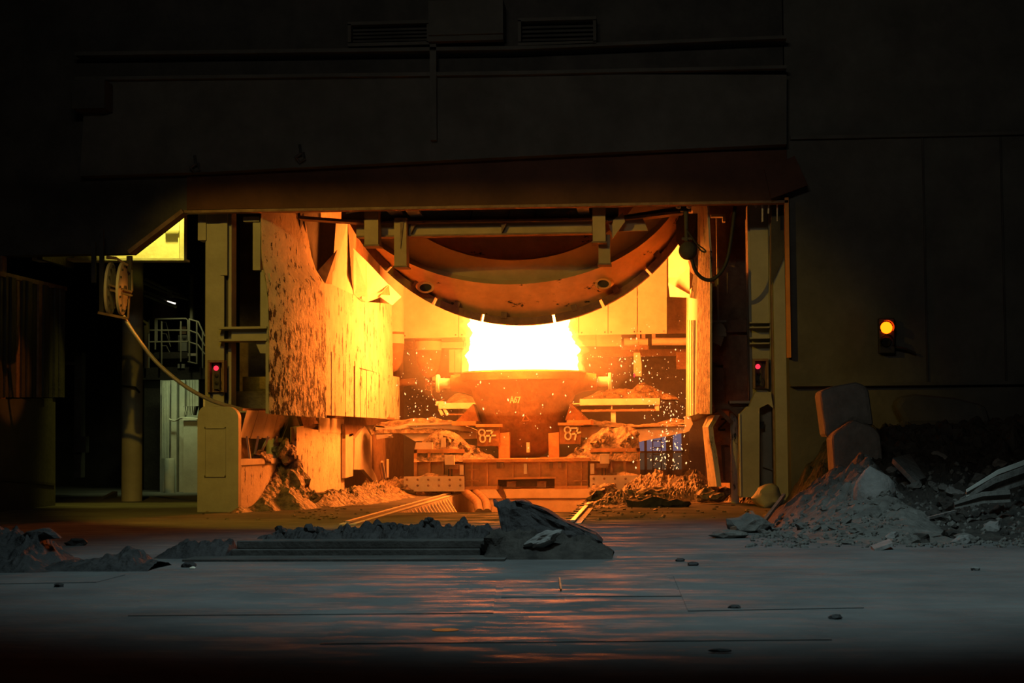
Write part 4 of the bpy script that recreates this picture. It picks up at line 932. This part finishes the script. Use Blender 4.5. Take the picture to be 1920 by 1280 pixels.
# hook ball and hose at the upper right
t = thing('hook_ball', P(1288, 488, 41.3), 'dark round headache ball hanging from the lintel on the right', 'hook')
c = P(1290, 470, 41.4); r = 17.5*41.4/F
MB().lathe([(r*math.sin(math.pi*k/12)+.001, c.z-r*math.cos(math.pi*k/12)) for k in range(13)], (c.x, c.y, 0), n=28).build('ball', M['dark'], t, smooth=True)
MB().tube([P(1287,452,41.4), P(1287,440,41.4), P(1286,392,41.4)], [.06,.045,.06], 10).build('hanger_rod', M['dark'], t, smooth=True)
MB().fbox(1278,445,1298,449,41.35,.12).build('collar', M['dark'], t)
MB().tube(smooth_path([P(1287,430,41.3), P(1305,455,41.3), P(1320,467,41.3), P(1323,472,41.3), P(1316,471,41.3), P(1308,462,41.3)]), .02, 6).build('shackle', M['rubber'], t)
MB().fbox(1276,380,1296,395,41.3,.3).build('head_block', M['rubber'], t)
for x in (1272,1292): 
    m = MB(); rock_mesh(m, P(x,387,41.2), .07, x, 1, .2); m.build('shackle_bolt', M['plate'], t)
MB().tube(smooth_path([P(1297,486,41.4), P(1304,508,41.4), P(1318,522,41.4), P(1335,524,41.4), P(1352,510,41.4), P(1364,485,41.4), P(1372,440,41.4), P(1378,387,41.5)]), .045, 10).build('hose', M['rubber'], smooth=True, label='black hose looping from the hanging ball up to the lintel', cat='hose')
for pix, lab, cat in (([(1412,381),(1422,381),(1418,390)],'small yellow torn scrap hanging under the lintel','scrap'),([(1427,381),(1431,381),(1431,415),(1428,416),(1428,395)],'longest yellow icicle-like strip under the lintel','strip'),([(1440,381),(1443,381),(1442,400),(1439,400)],'crooked yellow strip hanging right of the longest','strip'),([(1456,381),(1458.5,381),(1458,414),(1456.5,414)],'thin yellow strip hanging nearest the jamb','strip')):
    MB().fpoly(pix, 41.2, .05).build('torn_strip', M['plate'], label=lab, cat=cat)
MB().tube(smooth_path([P(1445,400,42.4), P(1446,430,42.4), P(1449,455,42.4), P(1455,440,42.4), P(1452,415,42.4)]), .025, 6).build('loose_cable', M['rust'], label='loose brown cable loop dangling by the right jamb', cat='cable')

# ================================================================ TRAFFIC LIGHT ON THE RIGHT WALL
t = thing('traffic_light', P(1662, 655, 40.9), 'two-lamp traffic light glowing amber red on the dark right wall', 'signal')
MB().fbox(1648,596,1678,662,40.75,.22).build('housing', M['rubber'], t, bevel=.02)
c = P(1662.5, 614, 40.7)
MB().lathe([(.0,-.05),(.07,-.04),(.125,0),(.14,.05)], c, 'y', 28).build('lit_lamp', M['amber'], t, smooth=True, label='glowing amber red lamp')
def hood(px, py):
    c = P(px, py, 40.72); rows = []
    for j in range(2): rows.append([Vector((c.x+.165*math.cos(math.radians(a)), c.y-.22*j, c.z+.165*math.sin(math.radians(a)))) for a in range(-30, 211, 16)])
    MB().sheet(rows, (0,0,.008)).build('hood', M['rubber'], t, smooth=True)
hood(1661.5,614); hood(1661.5,641)
MB().lathe([(.0,-.03),(.1,-.02),(.13,.05)], P(1662,641,40.7), 'y', 24).build('unlit_lamp', M['blackpaint'], t, smooth=True)
MB().tube([P(1676,650,40.8), P(1700,655,40.8), P(1716,662,40.85)], .03, 8).build('conduit', M['rubber'], t)

# ================================================================ DEBRIS AGAINST THE RIGHT WALL
def slab(name, pix, Y, dep, mt, lab, cat, bev=.08, tilt=0, seed=1):
    m = MB().fpoly(pix, Y, dep); o = m.build(name, M[mt], label=lab, cat=cat, bevel=bev); return o
slab('concrete_block', [(1537,733),(1562,724),(1605,716),(1624,722),(1630,735),(1639,800),(1600,790),(1560,818),(1549,822)], 36.5, 1.3, 'stone', 'upright pale block standing on top of the ash heap', 'block', .12)
slab('concrete_block', [(1560,815),(1600,785),(1640,800),(1652,815),(1661,905),(1566,905)], 35.6, 1.3, 'stone', 'second pale block under the upright one, buried in ash', 'block', .12)
m = MB(); c = P(1640, 932, 31.0); rock_mesh(m, c, .5, 12, 3, .16, (.75,.8,1.05)); m.build('boulder', M['stone'], smooth=True, label='smooth rounded boulder half sunk in the ash heap', cat='rock')
def pileh(x, y):
    # crest line of the ash heap from pixel profile at Y=34
    return 0
CR = [P(a,b,34.5) for a, b in ((1395,1003),(1430,985),(1470,945),(1520,905),(1556,878),(1590,862),(1612,850),(1640,872),(1668,905),(1690,950),(1720,985),(1760,1000))]
def ash(x, y):
    v = (y-34.3); z = 0
    for p, q in zip(CR, CR[1:]):
        if p.x <= x <= q.x: z = p.z+(q.z-p.z)*(x-p.x)/(q.x-p.x)
    k = max(0, 1-abs(v)/(7.6 if v < 0 else 4))**1.15
    e = fbm((x*1.4, y*1.4, 3), 3)*.22+noise.noise(Vector((x*4.5, y*4.5, 1)))*.09+noise.noise(Vector((x*11, y*11, 2)))*.045
    return max(-.03, z*k+e*min(1, z*k*1.4)-.02)
m = MB(); heap_mesh(m, CR[0].x, CR[-1].x, 26.6, 38, ash, 150, 150, -.03); m.build('ash_heap', M['ash'], label='big grey ash heap sliding off the right pale blocks', cat='ash heap', kind='stuff')
CR2 = [P(a,b,38.5) for a, b in ((1640,815),(1680,800),(1760,800),(1850,795),(1990,790))]
def rub(x, y):
    z = CR2[0].z
    for p, q in zip(CR2, CR2[1:]):
        if p.x <= x <= q.x: z = p.z+(q.z-p.z)*(x-p.x)/(q.x-p.x)
    k = max(0, 1-max(0, 38.5-y)/12.2)**1.35; k *= min(1, max(0, (x-3.0)/1.2))
    e = abs(fbm((x*1.6, y*1.6, 7), 4))*.45+noise.noise(Vector((x*5, y*5, 1)))*.16+noise.noise(Vector((x*12, y*12, 1)))*.06
    return max(-.03, z*k+e*min(1, k*2.2)*.8-.1)
m = MB(); heap_mesh(m, 3.0, 10.5, 26.2, 40.9, rub, 150, 190, -.03); m.build('rubble_heap', M['ashdark'], label='dark rubble heap filling the foot of the right wall', cat='rubble', kind='stuff')
def onrub(px, Y): x = P(px, 900, Y).x; return Vector((x, Y, max(rub(x, Y), 0)))
rq = random.Random(21)
for k in range(46):
    px = rq.uniform(1660, 1915); Y = rq.uniform(26.8, 36); c = onrub(px, Y); r = rq.uniform(.05,.15)
    m = MB(); rock_mesh(m, c+Vector((0,0,r*.3)), r, k+40, 2, .45, (1.2,1,.75), rq.uniform(-.6,.6)); m.build('rubble_stone', M['stone' if k % 5 == 0 else 'ash' if k % 2 else 'ashdark'], label='angular stone lying on the rubble heap by the right wall', cat='rock', group='stones on the rubble heap')
for k in range(40):
    px = rq.uniform(1425, 1690); Y = rq.uniform(27.0, 31.5); x = P(px,950,Y).x; z = max(ash(x, Y), 0); r = rq.uniform(.04,.11)
    m = MB(); rock_mesh(m, (x, Y, z+r*.2), r, k+90, 2, .45, (1.3,1,.7), rq.uniform(-.6,.6)); m.build('ash_clod', M['ash'], label='clod of ash on the front slope of the ash heap', cat='rock', group='clods on the ash heap')
m = MB()
for k in range(900):
    px = rq.uniform(1400, 1920); Y = rq.uniform(26.2, 34); x = P(px,950,Y).x; z = max(ash(x, Y) if CR[0].x < x < CR[-1].x and px < 1700 else rub(x, Y) if x > 3 else 0, 0)
    rock_mesh(m, (x, Y, z), rq.uniform(.015,.06), k, 1, .4)
m.build('rubble_grit', M['ash'], kind='stuff', label='fine grit strewn over the right heaps', cat='grit')
slab('concrete_boulder', [(1677,760),(1690,742),(1716,738),(1790,745),(1850,760),(1860,798),(1700,800)], 40.0, .9, 'soot', 'broad dim boulder bulging against the right wall', 'rock', .2)
m = MB().prism([P(1672,868,33.5), P(1704,860,34.5), P(1735,905,33.2), P(1715,912,32.3)], (.03,.08,.10)); m.build('flat_slab', M['ash'], label='flat tilted slab lying right of the buried block', cat='slab')
m = MB().prism([P(1633,1029,25.9), P(1640,1036,25.5), P(1674,1024,25.8), P(1668,1016,26.4)], (0,.03,.05)); m.build('flat_slab', M['stone'], label='small flat slab on the floor before the ash heap', cat='slab')
for i, (a, b_, w) in enumerate((((1800,945,29.5),(1930,888,30.5),.30),((1812,925,29.6),(1930,872,30.8),.22),((1790,948,29.2),(1895,930,29.6),.2))):
    p, q = P(*a), P(*b_); rows = []
    for j in range(4):
        off = Vector((0, 0, 1))*((j-1.5)/3*w)+Vector((0, .06*(j % 2), 0)); rows.append([p+off*.5, (p+q)/2+off*.9+Vector((0,0,.05)), q+off])
    MB().sheet(rows, (0,.02,.01)).build('steel_strip', M['ash' if i != 1 else 'cabinet'], label=('lowest bent steel strip on the rubble','long bent steel strip over the rubble at the frame edge','short flat steel strip under the long ones')[i], cat='strip', group='bent steel strips')
MB().bar(P(1741,971,27.5), P(1792,958,28), .04).build('rod', M['stone'], label='thin pale rod lying across the rubble', cat='rod')
for q, lab in ((((1408,960,31.5),(1426,985,30.5)),'short orange lit stake standing by the ash heap'),(((1470,928,33.0),(1432,978,31)),'orange lit edge bar along the ash heap flank'),(((1371,991,30.2),(1405,982,30.5)),'orange lit bar lying flat by the ash heap toe')):
    p, r_ = P(*q[0]), P(*q[1]); p.z = max(p.z,.03); r_.z = max(r_.z,.03); MB().bar(p, r_, .06).build('metal_bar', M['rust'], label=lab, cat='bar')
m = MB(); rock_mesh(m, P(1400,982,30.5), .28, 31, 2, .4, (1.4,1,.6)); m.build('ash_clod', M['ash'], label='dark clod behind the orange stake at the heap toe', cat='rock')
m = MB(); rock_mesh(m, PZ(1366,1008)+Vector((0,0,.05)), .2, 32, 2, .3, (1.6,1,.4)); m.build('flat_stone', M['ash'], label='flat grey stone lying alone left of the ash heap', cat='rock')

# ================================================================ FOREGROUND
q0, q1 = PZ(432,1046), PZ(922,1040); Yb = (q0.y+q1.y)/2
t = thing('steel_beam', ((q0.x+q1.x)/2, Yb, 0), 'long grey steel beam lying across the hall floor', 'beam')
x0, x1 = P(440,1030,Yb).x, P(918,1030,Yb).x
zb = P(700,1013,Yb+.1).z
MB().box(x0, x1-.02, Yb+.12, Yb+.55, zb*.47, zb).build('upper_flange', M['beamgrey'], t, bevel=.015)
MB().box(x0-.06, x1-.15, Yb, Yb+.6, 0.0, zb*.47).build('lower_flange', M['beamgrey'], t, bevel=.015)
MB().box(x0, x1, Yb+.2, Yb+.5, zb*.45, zb*.55).build('web', M['dark'], t)
MB().box(x0-.5, x1+.3, Yb-1.0, Yb-.2, 0.0, .03).build('skid_plate', M['beamgrey'], label='flat steel plate in front of the long grey beam', cat='plate')
def ridge(name, pix, Y, dep, mt, lab, cat='clinker', seed=1, amp=.14, nx=110, ny=26, kind='stuff'):
    pts = [P(a, b, Y) for a, b in pix]
    def h(x, y):
        z = 0
        for p, q in zip(pts, pts[1:]):
            if p.x <= x <= q.x: z = p.z+(q.z-p.z)*(x-p.x)/(q.x-p.x)
        k = max(0, 1-abs((y-Y)/dep)**1.7)
        e = abs(fbm((x*3, y*3, seed), 3))*.8+noise.noise(Vector((x*8, y*8, seed)))*.4+noise.noise(Vector((x*17, y*17, seed)))*.2
        return max(-.03, z*k*.92+1.5*amp*e*min(1, z*k*4)-.01)
    m = MB(); heap_mesh(m, pts[0].x, pts[-1].x, Y-dep, Y+dep, h, nx, ny, -.03); return m.build(name, M[mt], label=lab, cat=cat, kind=kind)
ridge('clinker_ridge', [(470,1016),(500,1003),(530,994),(570,990),(600,994),(640,990),(690,985),(730,984),(760,985),(795,982),(830,985),(870,984),(905,992),(930,998)], Yb+1.0, .7, 'darkslag', 'ridge of dark clinker crumbs behind the long grey beam', seed=2)
rz = random.Random(5)
for px, py, r in ((527,993,.13),(580,990,.12),(600,992,.1),(719,985,.11),(735,984,.1),(805,978,.12),(806,972,.085),(870,986,.12),(650,990,.1),(760,988,.1),(840,988,.1)):
    m = MB(); rock_mesh(m, P(px, py+4, Yb+.9), r*.75, px, 2, .45); m.build('clinker_lump', M['darkslag'], label='dark clinker lump on the ridge behind the steel beam', cat='rock', group='clinker lumps on the ridge')
# big dark slab (skull)
YS = Yb+.4
pix = [(925,936),(932,941),(941,938),(950,935),(957,941),(966,938),(978,937),(992,941),(1000,950),(1008,953),(1018,952),(1030,958),(1042,966),(1050,972),(1062,977),(1085,988),(1104,997),(1118,1000),(1130,1012),(1128,1020),(1060,1022),(960,1024),(948,1010),(950,985),(944,962),(936,953),(928,948)]
bm2 = bmesh.new(); vs = [bm2.verts.new(P(a,b,YS)) for a, b in pix]; bm2.faces.new(vs)
bmesh.ops.triangulate(bm2, faces=bm2.faces); bmesh.ops.subdivide_edges(bm2, edges=bm2.edges, cuts=5, use_grid_fill=True)
rv = [v.co.copy() for v in bm2.verts]; rf = [tuple(v.index for v in f.verts) for f in bm2.faces]; 
bm2.verts.index_update(); rf = [tuple(v.index for v in f.verts) for f in bm2.faces]
bd = {v.index for v in bm2.verts if v.is_boundary}; be = [(e.verts[0].index, e.verts[1].index) for e in bm2.edges if e.is_boundary]; bm2.free()
def dsp(v, s_): return s_*(.25+.35*abs(fbm((v.x*5, v.z*5, 4), 4)))
cz = YS
fr = [v+Vector((0, (0 if i in bd else -dsp(v, .25))-(1.0-min(v.z, 1))*.35, 0)) for i, v in enumerate(rv)]
bk = [v+Vector((0, .25+(0 if i in bd else dsp(v, .3)), 0)) for i, v in enumerate(rv)]
N = len(rv); m = MB().add(fr+bk, rf+[tuple(N+i for i in f[::-1]) for f in rf]+[(a, b, N+b, N+a) for a, b in be])
m.build('slag_skull', M['darkslag'], label='large jagged dark slag slab rearing up in the foreground', cat='slag')
ridge('dust_heap', [(912,1035),(925,1010),(950,992),(985,992),(1030,998),(1075,1006),(1110,1010),(1135,1020),(1150,1032)], Yb+.05, .75, 'ashdark', 'heap of dark dust banked against the jagged slab', cat='dust', seed=6, amp=.1)
m = MB(); rock_mesh(m, P(1018,1012,Yb-.45), .24, 55, 3, .35, (1.0,.5,.42), .35); m.build('pale_slab', M['stone'], label='pale flat stone leaning on the dust below the jagged slab', cat='slab')
m = MB(); rock_mesh(m, P(930,1020,Yb-.2), .2, 51, 2, .4); m.build('dust_clod', M['ashdark'], label='clod at the end of the grey beam under the slab', cat='rock')
# left foreground heaps
yl = PZ(60,1075).y
ridge('clinker_heap', [(-60,990),(0,989),(20,990),(32,1002),(55,1010),(72,1002),(88,1000),(92,1006),(80,1018),(110,1045),(140,1058),(175,1072)], yl+1.2, 1.1, 'darkslag', 'dark clinker heap at the left frame edge', seed=9, amp=.16)
ridge('clinker_heap', [(60,1062),(120,1050),(170,1048),(220,1036),(240,1028),(262,1030),(275,1048),(300,1050)], yl+.9, .6, 'darkslag', 'low clinker mound right of the left edge heap', seed=10, amp=.1)
ridge('clinker_heap', [(300,1040),(330,1022),(350,1016),(390,1012),(425,1012),(442,1018),(436,1042),(445,1046)], Yb+.1, .5, 'darkslag', 'clinker mound butting on the left end of the steel beam', seed=11, amp=.1)
m = MB(); rock_mesh(m, P(80,1002,yl+1.2), .16, 61, 2, .4, (1.5,1,.5)); m.build('clinker_lump', M['darkslag'], label='lump jutting from the clinker heap at the left edge', cat='rock')
for px, py, r, mt, lab in ((144,1022,.14,'darkslag','small dark stone alone behind the left clinker'),(354,1063,.08,'darkslag','dark pebble with a yellow chip before the beam'),(361,1066,.035,'paint','yellow chip beside the dark pebble'),(110,1100,.05,'darkslag','dark crumb before the left clinker heap'),(1377,1141,.05,'darkslag','small black pebble right of centre on the bare floor'),(1568,1160,.05,'darkslag','small black pebble further right on the bare floor'),(1828,1069,.05,'stone','tiny white chip on the floor at the right'),(1300,1060,.06,'darkslag','dark flake on the floor right of the jagged slab'),(1275,1052,.05,'darkslag','dark flake furthest back right of the jagged slab')):
    p = PZ(px, py); m = MB(); rock_mesh(m, (p.x, p.y, r*.3), r, px, 2, .3, (1.3,1,.6)); m.build('pebble', M[mt], label=lab, cat='stone')
p = PZ(835,1183); MB().lathe([(.005,.0),(.11,.004),(.12,.012),(.005,.014)], (p.x,p.y,.002), n=20).build('orange_disc', mat('orange_plastic',(.75,.22,.03),bump=0), label='flat orange disc lying on the bare floor', cat='disc')
p = PZ(1051,1100); MB().bar(PZ(1049,1088)+Vector((0,0,.03)), PZ(1052,1110)+Vector((0,0,.03)), .018).build('metal_bar', M['car'], label='short bright bar lying on the floor before the slab', cat='bar')
p = PZ(1350,1224); m = MB(); rock_mesh(m, (p.x,p.y,.02), .05, 77, 2, .3, (2.0,.6,.3)); m.build('pebble', M['darkslag'], label='dark flake near the bottom right of the floor', cat='stone')

# ================================================================ HAZE IN THE BAY
hm = bpy.data.materials.new('dusty_haze'); hm.use_nodes = True; n = hm.node_tree.nodes; n.clear()
vs_ = n.new('ShaderNodeVolumeScatter'); vs_.inputs['Density'].default_value = .004; vs_.inputs['Anisotropy'].default_value = .2; vs_.inputs['Color'].default_value = (.9,.85,.8,1)
o = n.new('ShaderNodeOutputMaterial'); hm.node_tree.links.new(vs_.outputs[0], o.inputs['Volume'])
MB().box(-9.75, 2.0, 43.4, 67.8, .01, 14.5).build('dust_haze', hm, kind='stuff', label='thin dusty haze glowing orange inside the bay', cat='haze')

sm = hm.copy(); sm.name = 'glowing_smoke'; sm.node_tree.nodes['Volume Scatter'].inputs['Density'].default_value = .019
m = MB(); c = Vector((cx, 49.4, 4.2))
m.lathe([(max(.01, math.sin(math.pi*k/16)), -math.cos(math.pi*k/16)) for k in range(17)], (0,0,0), n=32)
m.v = [Vector((c.x+v.x*3.6, c.y+v.y*5.4, c.z+v.z*1.9)) for v in m.v]
m.build('flame_smoke', sm, smooth=True, kind='stuff', label='thin smoke glowing orange around the flame', cat='smoke')
# floodlight on the hall side, out of frame above, plus added plate cutting its beam
fx = thing('floodlight', (-9.4, 26.3, 9.9), 'floodlight high in the hall, its beam trimmed by an added plate', 'lamp')
v0 = Vector((-9.4, 26.5, 9.9)); dn = Vector((.1, .975, -.188)).normalized(); sd_ = Vector((1, -.1, 0)).normalized(); up_ = sd_.cross(dn)
p = v0+up_*.08-sd_*4-dn*.5; MB().prism([p, p+sd_*8, p+sd_*8+dn*2.6, p+dn*2.6], up_*.02).build('beam_cutoff', M['dark'], fx)
MB().box(-9.75, -9.05, 25.9, 26.2, 9.6, 10.2).build('housing', M['dark'], fx)

# ================================================================ labels that tell the loose lumps apart by row and order
ORD = 'first second third fourth fifth sixth seventh eighth ninth tenth eleventh twelfth thirteenth fourteenth fifteenth sixteenth seventeenth eighteenth nineteenth twentieth'.split()
def relabel(group, noun, place, bands):
    obs = [o for o in COL.objects if o.get('group') == group]
    obs.sort(key=lambda o: -o.location.y); n = len(obs); per = math.ceil(n/bands)
    rows = {1: ['row'], 2: ['back row', 'front row'], 3: ['back row', 'middle row', 'front row'], 4: ['rearmost row', 'second row back', 'third row back', 'front row']}[bands]
    for i in range(bands):
        row = sorted(obs[i*per:(i+1)*per], key=lambda o: o.location.x/o.location.y)
        for k, o in enumerate(row):
            h = len(row)//2
            s = f'{ORD[k]} from left' if k <= h else f'{ORD[len(row)-1-k]} from right'
            o['label'] = f'{noun}, {s} in the {rows[i]} {place}'
relabel('stones on the rubble heap', 'angular stone', 'on the dark rubble heap', 4)
relabel('clods on the ash heap', 'grey clod', 'on the ash heap slope', 3)
relabel('clinker lumps on the ridge', 'dark clinker lump', 'on the ridge behind the steel beam', 1)
relabel('slag lumps of the left field', 'knobbly slag lump', 'of the left slag field', 3)
relabel('slag lumps of the right field', 'knobbly slag lump', 'of the right slag field', 3)
relabel('slag lumps on the car wings', 'rough slag lump', 'on the heaped car wings', 1)
